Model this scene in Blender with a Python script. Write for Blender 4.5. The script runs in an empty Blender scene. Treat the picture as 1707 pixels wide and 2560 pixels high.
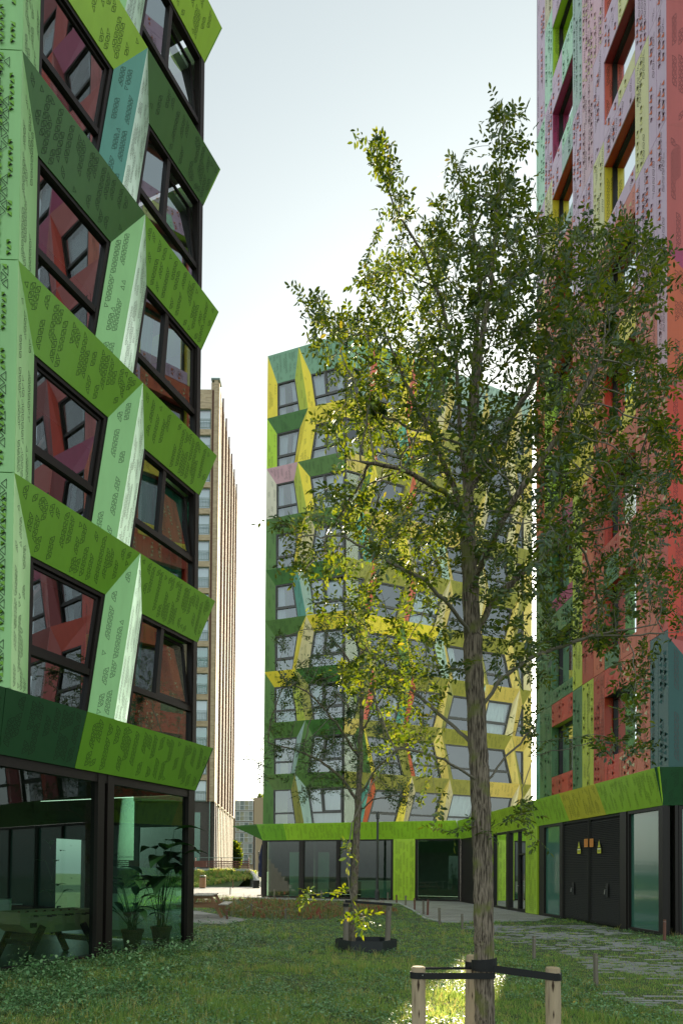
import bpy, bmesh, math, random
import numpy as np
from mathutils import Vector, Matrix
random.seed(7); rng = np.random.default_rng(7)
sc = bpy.context.scene
COL = sc.collection
# ------------------------------------------------------------ camera
FPX = 24/36*2560; PX = 853.5; PY = 2138.0; TH = math.radians(1.3); RO = 0.0078
EYE = Vector((0, 0, 1.6))
ROT = Matrix.Rotation(math.pi/2+TH, 3, 'X') @ Matrix.Rotation(RO, 3, 'Z')
cd = bpy.data.cameras.new('camera'); cam = bpy.data.objects.new('camera', cd); COL.objects.link(cam)
cd.sensor_fit = 'VERTICAL'; cd.sensor_height = 36; cd.sensor_width = 24; cd.lens = 24
cd.shift_y = (PY-1280)/2560; cd.clip_end = 3000; cd.clip_start = 0.05
cam.matrix_world = Matrix.Translation(EYE) @ ROT.to_4x4()
sc.camera = cam
# ------------------------------------------------------------ sky, sun, exposure
SUN_EL = math.radians(15.5); SUN_AZ = math.radians(17.4)
w = bpy.data.worlds.new('World'); sc.world = w; w.use_nodes = True
nt = w.node_tree; nt.nodes.clear()
sky = nt.nodes.new('ShaderNodeTexSky'); sky.sky_type = 'NISHITA'; sky.sun_disc = False
sky.sun_elevation = SUN_EL; sky.sun_rotation = SUN_AZ; sky.air_density = 1.0; sky.dust_density = 3.0; sky.ozone_density = 1.0
hs = nt.nodes.new('ShaderNodeHueSaturation'); hs.inputs['Saturation'].default_value = 0.42
bg = nt.nodes.new('ShaderNodeBackground'); bg.inputs[1].default_value = 0.125
wo = nt.nodes.new('ShaderNodeOutputWorld')
bg.inputs[1].default_value = 0.078
tcw = nt.nodes.new('ShaderNodeTexCoord'); nzw = nt.nodes.new('ShaderNodeTexNoise'); nzw.inputs['Scale'].default_value = 1.6; nzw.inputs['Detail'].default_value = 5; nzw.inputs['Roughness'].default_value = .45
mpw = nt.nodes.new('ShaderNodeMapping'); mpw.inputs['Scale'].default_value = (1, 1, 2.2)
crw = nt.nodes.new('ShaderNodeValToRGB'); crw.color_ramp.elements[0].position = .3; crw.color_ramp.elements[0].color = (.82, .95, .95, 1); crw.color_ramp.elements[1].position = .75; crw.color_ramp.elements[1].color = (.97, 1, .97, 1)
bg2 = nt.nodes.new('ShaderNodeBackground'); 
sepw = nt.nodes.new('ShaderNodeSeparateXYZ'); mrw = nt.nodes.new('ShaderNodeMapRange'); mrw.inputs['From Min'].default_value = .55; mrw.inputs['From Max'].default_value = -.8; mrw.inputs['To Min'].default_value = .082; mrw.inputs['To Max'].default_value = .19  # veil made brighter behind the camera, added as fill on the facades
nt.links.new(tcw.outputs['Generated'], sepw.inputs[0]); nt.links.new(sepw.outputs['Y'], mrw.inputs['Value']); nt.links.new(mrw.outputs[0], bg2.inputs[1])
adw = nt.nodes.new('ShaderNodeAddShader')
nt.links.new(tcw.outputs['Generated'], mpw.inputs[0]); nt.links.new(mpw.outputs[0], nzw.inputs['Vector']); nt.links.new(nzw.outputs['Fac'], crw.inputs[0]); nt.links.new(crw.outputs[0], bg2.inputs[0])
nt.links.new(sky.outputs[0], hs.inputs['Color']); tmw = nt.nodes.new('ShaderNodeMixRGB'); tmw.blend_type = 'MULTIPLY'; tmw.inputs[0].default_value = 1; tmw.inputs[2].default_value = (.93, 1.0, .96, 1); nt.links.new(hs.outputs[0], tmw.inputs[1]); nt.links.new(tmw.outputs[0], bg.inputs[0]); nt.links.new(bg.outputs[0], adw.inputs[0]); nt.links.new(bg2.outputs[0], adw.inputs[1]); nt.links.new(adw.outputs[0], wo.inputs[0])
sl = bpy.data.lights.new('sun', 'SUN'); sl.energy = 5.0; sl.angle = math.radians(0.6); sl.color = (1, .86, .66)
so = bpy.data.objects.new('sun', sl); COL.objects.link(so)
sdir = Vector((math.sin(SUN_AZ)*math.cos(SUN_EL), math.cos(SUN_AZ)*math.cos(SUN_EL), math.sin(SUN_EL)))
so.rotation_euler = sdir.to_track_quat('Z', 'Y').to_euler()
sc.view_settings.view_transform = 'Standard'; sc.view_settings.look = 'None'
sc.view_settings.exposure = 1.45; sc.view_settings.gamma = 1.0
sc.render.engine = 'CYCLES'
sc.cycles.max_bounces = 8; sc.cycles.transparent_max_bounces = 12
# ------------------------------------------------------------ helpers
def ray(x, y): return ROT @ Vector(((x-PX)/FPX, (PY-y)/FPX, -1))
def atY(x, y, Y): r = ray(x, y); return EYE + r*(Y/r.y)
def ground(x, y, z=0.0): r = ray(x, y); return EYE + r*((z-1.6)/r.z)
MATS = {}
def mat(name, col, rough=.5, metal=0, coat=0, spec=.5, noise=.0, nscale=3, bump=0, bscale=40, coat_rough=.1, stretch=None):
    if name in MATS: return MATS[name]
    m = bpy.data.materials.new(name); m.use_nodes = True; t = m.node_tree
    b = t.nodes['Principled BSDF']; b.inputs['Base Color'].default_value = (*col, 1)
    b.inputs['Roughness'].default_value = rough; b.inputs['Metallic'].default_value = metal
    b.inputs['Coat Weight'].default_value = coat; b.inputs['Coat Roughness'].default_value = coat_rough
    b.inputs['Specular IOR Level'].default_value = spec
    tc = t.nodes.new('ShaderNodeTexCoord')
    src = tc.outputs['Object']
    if stretch:
        mp = t.nodes.new('ShaderNodeMapping'); mp.inputs['Scale'].default_value = stretch
        t.links.new(src, mp.inputs[0]); src = mp.outputs[0]
    if noise:
        n = t.nodes.new('ShaderNodeTexNoise'); n.inputs['Scale'].default_value = nscale; n.inputs['Detail'].default_value = 6
        t.links.new(src, n.inputs['Vector'])
        mx = t.nodes.new('ShaderNodeMixRGB'); mx.blend_type = 'MIX'
        mx.inputs[1].default_value = (*[c*(1-noise) for c in col], 1); mx.inputs[2].default_value = (*[min(1, c*(1+noise)) for c in col], 1)
        t.links.new(n.outputs['Fac'], mx.inputs[0]); t.links.new(mx.outputs[0], b.inputs['Base Color'])
    if bump:
        n2 = t.nodes.new('ShaderNodeTexNoise'); n2.inputs['Scale'].default_value = bscale; n2.inputs['Detail'].default_value = 5
        t.links.new(src, n2.inputs['Vector'])
        bp = t.nodes.new('ShaderNodeBump'); bp.inputs['Strength'].default_value = bump; bp.inputs['Distance'].default_value = .02
        t.links.new(n2.outputs['Fac'], bp.inputs['Height']); t.links.new(bp.outputs[0], b.inputs['Normal'])
    MATS[name] = m; return m
def panelmat(name, col):      # lacquered sheet metal with very slight waviness
    return mat('sheet_'+name, col, rough=.42, metal=.1, spec=.4, coat=.28, noise=.13, nscale=2.2, stretch=(2.2, 2.2, .35), bump=.04, bscale=1.2, coat_rough=.16)
def glassmat(name, tint, refl, rough=.01):
    m = bpy.data.materials.new(name); m.use_nodes = True; t = m.node_tree; t.nodes.clear()
    o = t.nodes.new('ShaderNodeOutputMaterial'); mx = t.nodes.new('ShaderNodeMixShader')
    tr = t.nodes.new('ShaderNodeBsdfTransparent'); tr.inputs[0].default_value = (*tint, 1)
    gl = t.nodes.new('ShaderNodeBsdfGlossy'); gl.inputs[0].default_value = (.92, .96, .97, 1); gl.inputs['Roughness'].default_value = rough
    lw = t.nodes.new('ShaderNodeFresnel'); lw.inputs[0].default_value = 1.5
    ma = t.nodes.new('ShaderNodeMath'); ma.operation = 'MULTIPLY_ADD'; ma.inputs[1].default_value = 1-refl; ma.inputs[2].default_value = refl; ma.use_clamp = True
    t.links.new(lw.outputs[0], ma.inputs[0]); t.links.new(ma.outputs[0], mx.inputs[0])
    t.links.new(tr.outputs[0], mx.inputs[1]); t.links.new(gl.outputs[0], mx.inputs[2]); t.links.new(mx.outputs[0], o.inputs[0])
    MATS[name] = m; return m
class MB:
    def __init__(s): s.v = []; s.f = []; s.m = []; s.mats = []
    def mi(s, m):
        if m not in s.mats: s.mats.append(m)
        return s.mats.index(m)
    def poly(s, pts, m):
        b = len(s.v); s.v += [tuple(p) for p in pts]; s.f.append(tuple(range(b, b+len(pts)))); s.m.append(s.mi(m))
    def prism(s, pts, off, m):    # closed slab: polygon pts extruded by vector off
        n = len(pts); b = len(s.v); off = Vector(off)
        s.v += [tuple(Vector(p)) for p in pts] + [tuple(Vector(p)+off) for p in pts]; k = s.mi(m)
        s.f.append(tuple(range(b, b+n))); s.f.append(tuple(range(b+2*n-1, b+n-1, -1))); s.m += [k, k]
        for i in range(n):
            j = (i+1) % n; s.f.append((b+j, b+i, b+n+i, b+n+j)); s.m.append(k)
    def box(s, c, sz, m, rz=0, rx=0, ry=0):
        R = Matrix.Rotation(rz, 3, 'Z') @ Matrix.Rotation(ry, 3, 'Y') @ Matrix.Rotation(rx, 3, 'X'); c = Vector(c)
        x, y, z = [a/2 for a in sz]
        p = [c + R @ Vector((sx*x, sy*y, -z)) for sx, sy in ((-1, -1), (1, -1), (1, 1), (-1, 1))]
        s.prism(p, R @ Vector((0, 0, 2*z)), m)
    def bar(s, a, b, wd, th, m, up=(0, 0, 1)):
        a = Vector(a); b = Vector(b); d = (b-a).normalized(); up = Vector(up)
        x = d.cross(up)
        if x.length < 1e-4: x = d.cross(Vector((0, 1, 0)))
        x.normalize(); y = x.cross(d).normalized()
        p = [a + x*(sx*wd/2) + y*(sy*th/2) for sx, sy in ((-1, -1), (1, -1), (1, 1), (-1, 1))]
        s.prism(p, b-a, m)
    def tube(s, pts, rad, m, n=8, cap=True):
        pts = [Vector(p) for p in pts]; k = s.mi(m); rings = []
        if not hasattr(rad, '__len__'): rad = [rad]*len(pts)
        ref = None
        for i, p in enumerate(pts):
            d = (pts[min(i+1, len(pts)-1)] - pts[max(i-1, 0)]).normalized()
            if ref is None:
                ref = d.orthogonal().normalized()
            ref = (ref - d*ref.dot(d)).normalized(); y = d.cross(ref)
            b = len(s.v); rings.append(b)
            for q in range(n):
                a = 2*math.pi*q/n; s.v.append(tuple(p + (ref*math.cos(a) + y*math.sin(a))*rad[i]))
        for i in range(len(pts)-1):
            for q in range(n):
                r = (q+1) % n; s.f.append((rings[i]+q, rings[i]+r, rings[i+1]+r, rings[i+1]+q)); s.m.append(k)
        if cap:
            s.f.append(tuple(rings[0]+q for q in range(n-1, -1, -1))); s.f.append(tuple(rings[-1]+q for q in range(n))); s.m += [k, k]
    def lathe(s, c, prof, m, n=16):
        c = Vector(c); k = s.mi(m); b = len(s.v)
        for r, z in prof:
            for q in range(n):
                a = 2*math.pi*q/n; s.v.append((c.x+r*math.cos(a), c.y+r*math.sin(a), c.z+z))
        for i in range(len(prof)-1):
            for q in range(n):
                r2 = (q+1) % n; s.f.append((b+i*n+q, b+i*n+r2, b+(i+1)*n+r2, b+(i+1)*n+q)); s.m.append(k)
        s.f.append(tuple(b+q for q in range(n-1, -1, -1))); s.f.append(tuple(b+(len(prof)-1)*n+q for q in range(n))); s.m += [k, k]
    def build(s, name, parent=None, smooth=False, bevel=0):
        me = bpy.data.meshes.new(name); me.from_pydata(s.v, [], s.f)
        for m in s.mats: me.materials.append(m)
        me.polygons.foreach_set('material_index', s.m)
        if smooth: me.polygons.foreach_set('use_smooth', [True]*len(s.f))
        me.update()
        o = bpy.data.objects.new(name, me); COL.objects.link(o)
        if parent:
            o.parent = parent; o.matrix_parent_inverse = Matrix.Translation(-root_loc(parent))
        if bevel:
            b = o.modifiers.new('bevel', 'BEVEL'); b.width = bevel; b.segments = 2; b.limit_method = 'ANGLE'
        return o
LOCS = {}
def root_loc(p): return LOCS.get(p.name, Vector((0, 0, 0)))
def tag(o, label=None, cat=None, group=None, kind=None):
    if label: o['label'] = label
    if cat: o['category'] = cat
    if group: o['group'] = group
    if kind: o['kind'] = kind
    return o
def thing(name, label, cat, loc=(0, 0, 0), group=None):
    o = bpy.data.objects.new(name, None); COL.objects.link(o); o.location = loc; o.empty_display_size = .2
    LOCS[o.name] = Vector(loc); return tag(o, label, cat, group)
def np_obj(name, V, F, mats, mi=None, parent=None, smooth=False):
    me = bpy.data.meshes.new(name); V = np.asarray(V, dtype=np.float32); F = np.asarray(F, dtype=np.int32)
    k = F.shape[1]; me.vertices.add(len(V)); me.vertices.foreach_set('co', V.ravel())
    me.loops.add(F.size); me.loops.foreach_set('vertex_index', F.ravel())
    me.polygons.add(len(F)); me.polygons.foreach_set('loop_start', np.arange(0, F.size, k, dtype=np.int32))
    try: me.polygons.foreach_set('loop_total', np.full(len(F), k, dtype=np.int32))
    except Exception: pass
    for m in mats: me.materials.append(m)
    if mi is not None: me.polygons.foreach_set('material_index', np.asarray(mi, dtype=np.int32))
    if smooth: me.polygons.foreach_set('use_smooth', np.ones(len(F), dtype=bool))
    me.update(calc_edges=True); me.validate()
    o = bpy.data.objects.new(name, me); COL.objects.link(o)
    if parent: o.parent = parent; o.matrix_parent_inverse = Matrix.Translation(-root_loc(parent))
    return o
def plane_copy(o, parent):  # helper for copying a thing with parts
    c = o.copy(); COL.objects.link(c); c.parent = parent; return c
# ------------------------------------------------------------ materials
C = {
 'lime': (.36, .63, .035), 'green': (.185, .44, .028), 'green2': (.090, .19, .042), 'tgreen': (.070, .185, .060), 'yellow2': (.62, .46, .11), 'midgreen': (.052, .165, .030), 'darkgreen': (.022, .095, .035), 'leafgreen': (.34, .66, .26),
 'teal': (.095, .32, .25), 'darkteal': (.010, .085, .075), 'white': (.80, .90, .86), 'mint': (.42, .70, .50), 'greyteal': (.34, .46, .41),
 'seagreen': (.19, .36, .24), 'yellow': (.85, .66, .05), 'paleyellow': (.68, .62, .26), 'sand': (.60, .50, .28), 'rosered': (.50, .10, .09), 'olive': (.30, .28, .050), 'mustard': (.66, .60, .035),
 'lilac': (.60, .40, .56), 'pink': (.72, .38, .48), 'rose': (.62, .36, .44), 'magenta': (.40, .045, .13), 'red': (.60, .050, .018), 'salmon': (.60, .115, .040),
 'brick': (.46, .055, .018), 'coral': (.75, .15, .10), 'cream': (.66, .60, .50), 'limebright': (.42, .62, .03), 'acid': (.50, .56, .04), 'winered': (.28, .035, .035)}
P = {k: panelmat(k, v) for k, v in C.items()}
P['silver'] = mat('sheet_silver_green', (.48, .70, .55), rough=.34, metal=.5, coat=.3, noise=.08, nscale=2, stretch=(2, 2, .3))
ENG = mat('engraving', (.012, .03, .012), rough=.7)
ENGW = mat('engraving_warm', (.09, .035, .04), rough=.7)
FRAME = mat('bronze_frame', (.016, .012, .010), rough=.45, spec=.35, noise=.1)
FRAME2 = mat('grey_bronze_frame', (.085, .082, .080), rough=.45, metal=.2, noise=.1)
BLACK = mat('black', (.012, .012, .012), rough=.5)
GLASS = glassmat('window_glass', (.62, .66, .66), .34)
GLASSC = glassmat('bluish_window_glass', (.66, .74, .76), .20)
GLASSD = glassmat('dark_window_glass', (.45, .42, .40), .10)
GLASSG = glassmat('shopfront_glass', (.34, .56, .44), .05)
FROST = mat('frosted_green_glass', (.065, .19, .14), rough=.12, coat=1, coat_rough=.03, noise=.08, nscale=.7)
CURT = mat('curtain', (.80, .82, .84), rough=.9, noise=.12, nscale=9, stretch=(6, 6, .15))
CURTG = mat('green_curtain', (.08, .40, .26), rough=.9, noise=.2, nscale=9, stretch=(6, 6, .15))
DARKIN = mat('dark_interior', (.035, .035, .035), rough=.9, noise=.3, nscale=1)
CONC = mat('concrete', (.45, .45, .43), rough=.85, noise=.12, nscale=2, bump=.2)
# ------------------------------------------------------------ engraved triangle pattern
def inside(poly, p, mrg):
    n = len(poly)
    for i in range(n):
        a = poly[i]; b = poly[(i+1) % n]; ex = b[0]-a[0]; ey = b[1]-a[1]; L = math.hypot(ex, ey)
        if L < 1e-6: continue
        if (ex*(p[1]-a[1]) - ey*(p[0]-a[0]))/L < mrg: return False
    return True
def engrave(mb, pts, m, side=None, seed=0, **kw):
    p = [Vector(q) for q in pts]
    if len(p) == 4:
        n = (p[1]-p[0]).cross(p[2]-p[0]).normalized()
        if abs((p[3]-p[0]).dot(n)) > .003:
            engrave1(mb, [p[0], p[1], p[2]], m, side=side, seed=seed, **kw); engrave1(mb, [p[0], p[2], p[3]], m, side=side, seed=seed+7777, **kw); return
    engrave1(mb, pts, m, side=side, seed=seed, **kw)
def engrave1(mb, pts, m, cw=.092, ch=.062, lw=.0115, dens=.6, seed=0, along=None, mrg=.04, side=None):
    """thin engraved outlines of alternating triangles in columns over the planar panel pts"""
    R = random.Random(seed); P3 = [Vector(p) for p in pts]
    n = (P3[1]-P3[0]).cross(P3[2]-P3[0]).normalized()
    if side is not None and n.dot(side) < 0: P3.reverse(); n = -n
    up = Vector(along) if along else Vector((0, 0, 1)); v = (up - n*up.dot(n)).normalized(); u = v.cross(n)
    o = P3[0]; poly = [((p-o).dot(u), (p-o).dot(v)) for p in P3]
    ar = sum(poly[i][0]*poly[(i+1) % len(poly)][1]-poly[(i+1) % len(poly)][0]*poly[i][1] for i in range(len(poly)))
    if ar < 0: poly.reverse()
    us = [p[0] for p in poly]; vs = [p[1] for p in poly]
    k = mb.mi(m); uu = min(us)+cw; col = 0; group = 0
    while uu < max(us):
        if group > 0: group -= 1
        else:
            uu += cw*R.choice((.3, .6, 1.0)); group = R.choice((0, 0, 1))
        vv = min(vs) + R.random()*ch; on = R.random() < dens; run = R.randint(2, 10); i = 0
        while vv < max(vs):
            if run <= 0:
                on = (not on) if on else (R.random() < dens*1.3); run = R.randint(4, 14) if on else R.randint(1, 5)
            if on:
                s = 1 if i % 2 else -1
                T = [(uu-s*cw*.42, vv-ch*.78), (uu-s*cw*.42, vv+ch*.78), (uu+s*cw*.30, vv)]
                if all(inside(poly, t, mrg) for t in T):
                    cx = sum(t[0] for t in T)/3; cy = sum(t[1] for t in T)/3
                    for a in range(3):
                        A = T[a]; B = T[(a+1) % 3]
                        A2 = (A[0]+(cx-A[0])*lw*22, A[1]+(cy-A[1])*lw*22); B2 = (B[0]+(cx-B[0])*lw*22, B[1]+(cy-B[1])*lw*22)
                        b = len(mb.v)
                        mb.v += [tuple(o+u*q[0]+v*q[1]+n*.003) for q in (A, B, B2, A2)]
                        mb.f.append((b, b+1, b+2, b+3)); mb.m.append(k)
            vv += ch; run -= 1; i += 1
        uu += cw
def flaps(mb, pts, mh, mf, dens=.5, seed=0, cw=.11, ch=.15, size=1.0, side=None, spacing=(2, 3, 4)):
    """punched triangular vents: dark hole and a bent-out flap, in vertical columns; thin engraving between"""
    R = random.Random(seed); P3 = [Vector(p) for p in pts]
    n = (P3[1]-P3[0]).cross(P3[2]-P3[0]).normalized()
    if side is not None and n.dot(side) < 0: P3.reverse(); n = -n
    up = Vector((0, 0, 1)); v = (up - n*up.dot(n)).normalized(); u = v.cross(n); o = P3[0]
    poly = [((p-o).dot(u), (p-o).dot(v)) for p in P3]
    ar = sum(poly[i][0]*poly[(i+1) % len(poly)][1]-poly[(i+1) % len(poly)][0]*poly[i][1] for i in range(len(poly)))
    if ar < 0: poly.reverse()
    us = [p[0] for p in poly]; vs = [p[1] for p in poly]; kh = mb.mi(mh); kf = mb.mi(mf)
    uu = min(us)+cw
    while uu < max(us)-.04:
        vv = min(vs)+R.random()*ch; on = R.random() < dens; run = R.randint(2, 8); i = 0
        while vv < max(vs):
            if run <= 0: on = (not on) if on else R.random() < dens*1.4; run = R.randint(3, 9) if on else R.randint(2, 6)
            if on:
                s = 1 if i % 2 else -1; a = cw*.34*size; h = ch*.40*size
                T = [(uu-s*a, vv-h), (uu-s*a, vv+h), (uu+s*a, vv)]
                if all(inside(poly, t, .02) for t in T):
                    b = len(mb.v); mb.v += [tuple(o+u*q[0]+v*q[1]+n*.003) for q in T]; mb.f.append((b, b+1, b+2)); mb.m.append(kh)
                    T3 = [o+u*T[0][0]+v*T[0][1]+n*.004, o+u*T[1][0]+v*T[1][1]+n*.004, o+u*T[2][0]*1+v*T[2][1]+n*.045]
                    b = len(mb.v); mb.v += [tuple(q) for q in T3]; mb.f.append((b, b+1, b+2)); mb.m.append(kf)
            vv += ch; run -= 1; i += 1
        uu += cw*R.choice(spacing)*.8
# ------------------------------------------------------------ faces in (s, z, o)
class Face:
    def __init__(s, c, d, n_sign=1):
        s.c = Vector((c[0], c[1], 0)); s.d = Vector((d[0], d[1], 0)).normalized(); s.n = Vector((s.d.y, -s.d.x, 0))*n_sign
    def P(s, a, z, o=0): return s.c + s.d*a + s.n*o + Vector((0, 0, z))
def slab(mb, F, pts, m, th=.03):      # pts [(s,z,o)], gives a sheet with thickness going inward
    p = [F.P(*q) for q in pts]; n = (p[1]-p[0]).cross(p[2]-p[0]).normalized()
    if len(p) == 4 and abs((p[3]-p[0]).dot(n)) > .003:   # twisted quad: fold along the 0-2 diagonal
        if n.dot(F.n) < 0: n = -n; rev = True
        else: rev = False
        b = len(mb.v); k = mb.mi(m); mb.v += [tuple(q) for q in p] + [tuple(q-n*th) for q in p]
        fs = [(0, 1, 2), (0, 2, 3), (6, 5, 4), (7, 6, 4)] + [((i+1) % 4, i, 4+i, 4+(i+1) % 4) for i in range(4)]
        for f in fs: mb.f.append(tuple(b+q for q in (f[::-1] if rev else f))); mb.m.append(k)
        return p
    if n.dot(F.n) < 0: p.reverse(); n = -n
    mb.prism(p, -n*th, m); return p
def lerp(a, b, t): return tuple(x+(y-x)*t for x, y in zip(a, b))
def inset(q, t):
    """inset a convex quad (s,z) by t"""
    n = len(q); c = (sum(p[0] for p in q)/n, sum(p[1] for p in q)/n); L = []
    for i in range(n):
        a = q[i]; b = q[(i+1) % n]; e = (b[0]-a[0], b[1]-a[1]); l = math.hypot(*e); nn = (-e[1]/l, e[0]/l)
        if (c[0]-a[0])*nn[0]+(c[1]-a[1])*nn[1] < 0: nn = (-nn[0], -nn[1])
        L.append(((a[0]+nn[0]*t, a[1]+nn[1]*t), e))
    out = []
    for i in range(n):
        (p, r), (q2, s2) = L[i-1], L[i]
        den = r[0]*s2[1]-r[1]*s2[0]; k = ((q2[0]-p[0])*s2[1]-(q2[1]-p[1])*s2[0])/den
        out.append((p[0]+r[0]*k, p[1]+r[1]*k))
    return out
def ring(mb, F, q, t, o0, o1, m, tilt=0):
    qi = inset(q, t); n = len(q)
    for i in range(n):
        j = (i+1) % n
        pts = [q[i], q[j], qi[j], qi[i]]
        zs = [p[1] for p in q]; z0 = min(zs); zr = max(zs)-z0
        f = lambda p, o: F.P(p[0], p[1], o - tilt*(p[1]-z0)/zr)
        A = [f(p, o1) for p in pts]
        mb.prism(A, F.n*(o0-o1), m)
    return qi
def window(F, q, parent, glass, kind='A', curtain=None, frame=FRAME, seed=0, depth=.14, o=-.02):
    """q: BL, BR, TR, TL in (s,z). kinds: A = one low transom; B = low transom plus a mullion above; P = plain"""
    R = random.Random(seed); fr = MB()
    qi = ring(fr, F, q, .07, o-depth, o, frame)
    BL, BR, TR, TL = qi; panes = []
    tf = .34
    if kind in 'AB':
        l0 = lerp(BL, TL, tf); r0 = lerp(BR, TR, tf); l1 = lerp(BL, TL, tf+.05); r1 = lerp(BR, TR, tf+.05)
        fr.prism([F.P(*p, o-.01) for p in (l0, r0, r1, l1)], -F.n*(depth-.03), frame)
        panes.append((BL, BR, r0, l0)); up = (l1, r1, TR, TL)
    else: up = (BL, BR, TR, TL)
    if kind == 'B':
        fx = .36; a0 = lerp(up[0], up[1], fx); a1 = lerp(up[3], up[2], fx); b0 = lerp(up[0], up[1], fx+.06); b1 = lerp(up[3], up[2], fx+.06)
        fr.prism([F.P(*p, o-.012) for p in (a0, b0, b1, a1)], -F.n*(depth-.03), frame)
        panes.append((up[0], a0, a1, up[3]))
        sash = (b0, up[1], up[2], b1); tilt = .16 if R.random() < .5 else 0
        s2 = inset(sash, .015); qi2 = ring(fr, F, s2, .055, o-.10, o-.05, frame, tilt=tilt)
        panes.append(('t', qi2, tilt))
    elif kind == 'A' and R.random() < .5:
        s2 = inset(up, .012); qi2 = ring(fr, F, s2, .05, o-.09, o-.05, frame); panes.append(('t', qi2, 0))
    else: panes.append(up)
    w = fr.build('window', parent)
    g = MB()
    for p in panes:
        if p[0] == 't':
            zs = [v[1] for v in p[1]]; z0 = min(zs); zr = max(zs)-z0
            g.poly([F.P(v[0], v[1], o-.075-p[2]*(v[1]-z0)/zr) for v in p[1]], glass)
        else: g.poly([F.P(v[0], v[1], o-.07) for v in p], glass)
    g.build('pane', w)
    if curtain:
        cmb = MB(); BL, BR, TR, TL = qi
        def cur(f0, f1, m):
            N = 16
            for i in range(N):
                a = f0+(f1-f0)*i/N; b = f0+(f1-f0)*(i+1)/N; oa = -.30+.03*math.sin(i*2.3); ob = -.30+.03*math.sin((i+1)*2.3)
                A = lerp(BL, BR, a); B = lerp(BL, BR, b); A1 = lerp(TL, TR, a); B1 = lerp(TL, TR, b)
                cmb.poly([F.P(A[0], A[1], oa), F.P(B[0], B[1], ob), F.P(B1[0], B1[1], ob), F.P(A1[0], A1[1], oa)], m)
        if R.random() < .28: cur(0, 1, curtain)
        else:
            cur(0, R.uniform(.15, .42), curtain)
            if R.random() < .6: cur(R.uniform(.62, .85), 1, curtain)
        cmb.build('curtain', w)
    return w
O = .26
def zigzag(F, parent, tops, heads, nodes, jambs_head, jambs_sill, ridge_bottom, colors, left_open=False, glass=GLASS, kinds=None, curtain=None, eng=None, seed=0, node_kw={}, skip_right=False, wseed=0):
    """tops[k]: z of the outer top edge of band k (0 = fascia); heads[k]: z of window head under band k+1.
    nodes[k][i]: s of node i on band k's top edge; jambs_head[k][i] = (left,right) at head; jambs_sill[k][i] at sill;
    ridge_bottom[k][i]: s where the ridge of row k reaches band k's top edge"""
    nrow = len(heads)
    for k in range(nrow):
        zt0 = tops[k]; zt1 = tops[k+1]; zh = heads[k]
        N = nodes[k+1]; JH = jambs_head[k]; JS = jambs_sill[k]; RB = ridge_bottom[k]
        for i in range(len(N)):
            cl, cr2 = colors('pillar', k, i)
            mb = MB(); lft, rgt = JH[i]; ls, rs = JS[i]
            if lft is not None:
                p = [(N[i], zt1, O), (lft, zh, 0), (ls, zt0, 0), (RB[i], zt0, O)]
                # two planar triangles share the slight twist
                P3 = slab(mb, F, p, P[cl])
                if eng: engrave(mb, [F.P(*q) for q in p], ENG, side=F.n, seed=seed+k*17+i, **eng)
            if rgt is not None:
                p = [(N[i], zt1, O), (rgt, zh, 0), (rs, zt0, 0), (RB[i], zt0, O)]
                slab(mb, F, p, P[cr2])
                if eng: engrave(mb, [F.P(*q) for q in p], ENG, side=F.n, seed=seed+k*31+i+500, **eng)
            mb.build('pillar_panel', parent)
            if i+1 < len(N):
                c = colors('band', k, i); mb = MB()
                a = JH[i][1]; b = JH[i+1][0]
                if a is None: a = N[i]
                if b is None: b = N[i+1]
                p = [(N[i], zt1, O), (N[i+1], zt1, O), (b, zh, 0), (a, zh, 0)]
                slab(mb, F, p, P[c]); mb.prism([F.P(N[i], zt1, O-.01), F.P(N[i+1], zt1, O-.01), F.P(N[i+1], zt1, -.16), F.P(N[i], zt1, -.16)], Vector((0, 0, -.03)), P[c])
                if eng: engrave(mb, [F.P(*q) for q in p], ENG, side=F.n, seed=seed+k*13+i+900, **eng)
                mb.build('spandrel_panel', parent)
                wl = JS[i][1] if JS[i][1] is not None else a; wr = JS[i+1][0] if JS[i+1][0] is not None else b
                kd = kinds(k, i) if kinds else 'A'
                if kd:
                    cm = curtain(k, i) if curtain else None
                    window(F, [(wl, zt0), (wr, zt0), (b, zh), (a, zh)], parent, glass, kd, cm, seed=wseed+k*7+i)
# ============================================================ LEFT BUILDING
LB_C = (-3.14, 14.66)
LF = Face(LB_C, (.4376, 1.0))
LB = thing('apartment_building', 'near left green metal clad apartment block with leaning windows above a dark glass ground floor', 'building', (-3.14, 14.66, 0))
st = 3.22; ntop = 8
tops = [4.25+st*k for k in range(ntop+1)]; heads = [6.51+st*k for k in range(ntop)]
nodes = [[-4.97, -2.18, .06+.0] for _ in range(ntop+1)]
JH = [[(None, -4.42), (-2.78, -1.81), (-.07, None)] for _ in range(ntop)]
JS = [[(None, -4.43), (-3.17, -2.20), (-.03, None)] for _ in range(ntop)]
RB = [[-4.96, -2.80, 0.0] for _ in range(ntop)]
def lcol(kind, k, i):
    if kind == 'band':
        if k == 2 or k == 5: return 'midgreen' if i == 0 else 'midgreen'
        return 'green' if i == 0 else 'green'
    if k in (3, 6) and i == 1: return ('teal', 'white')
    if i == 0: return ('leafgreen', 'leafgreen')
    return ('leafgreen', 'white') if k in (1, 0, 2) else ('leafgreen', 'mint')
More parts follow.
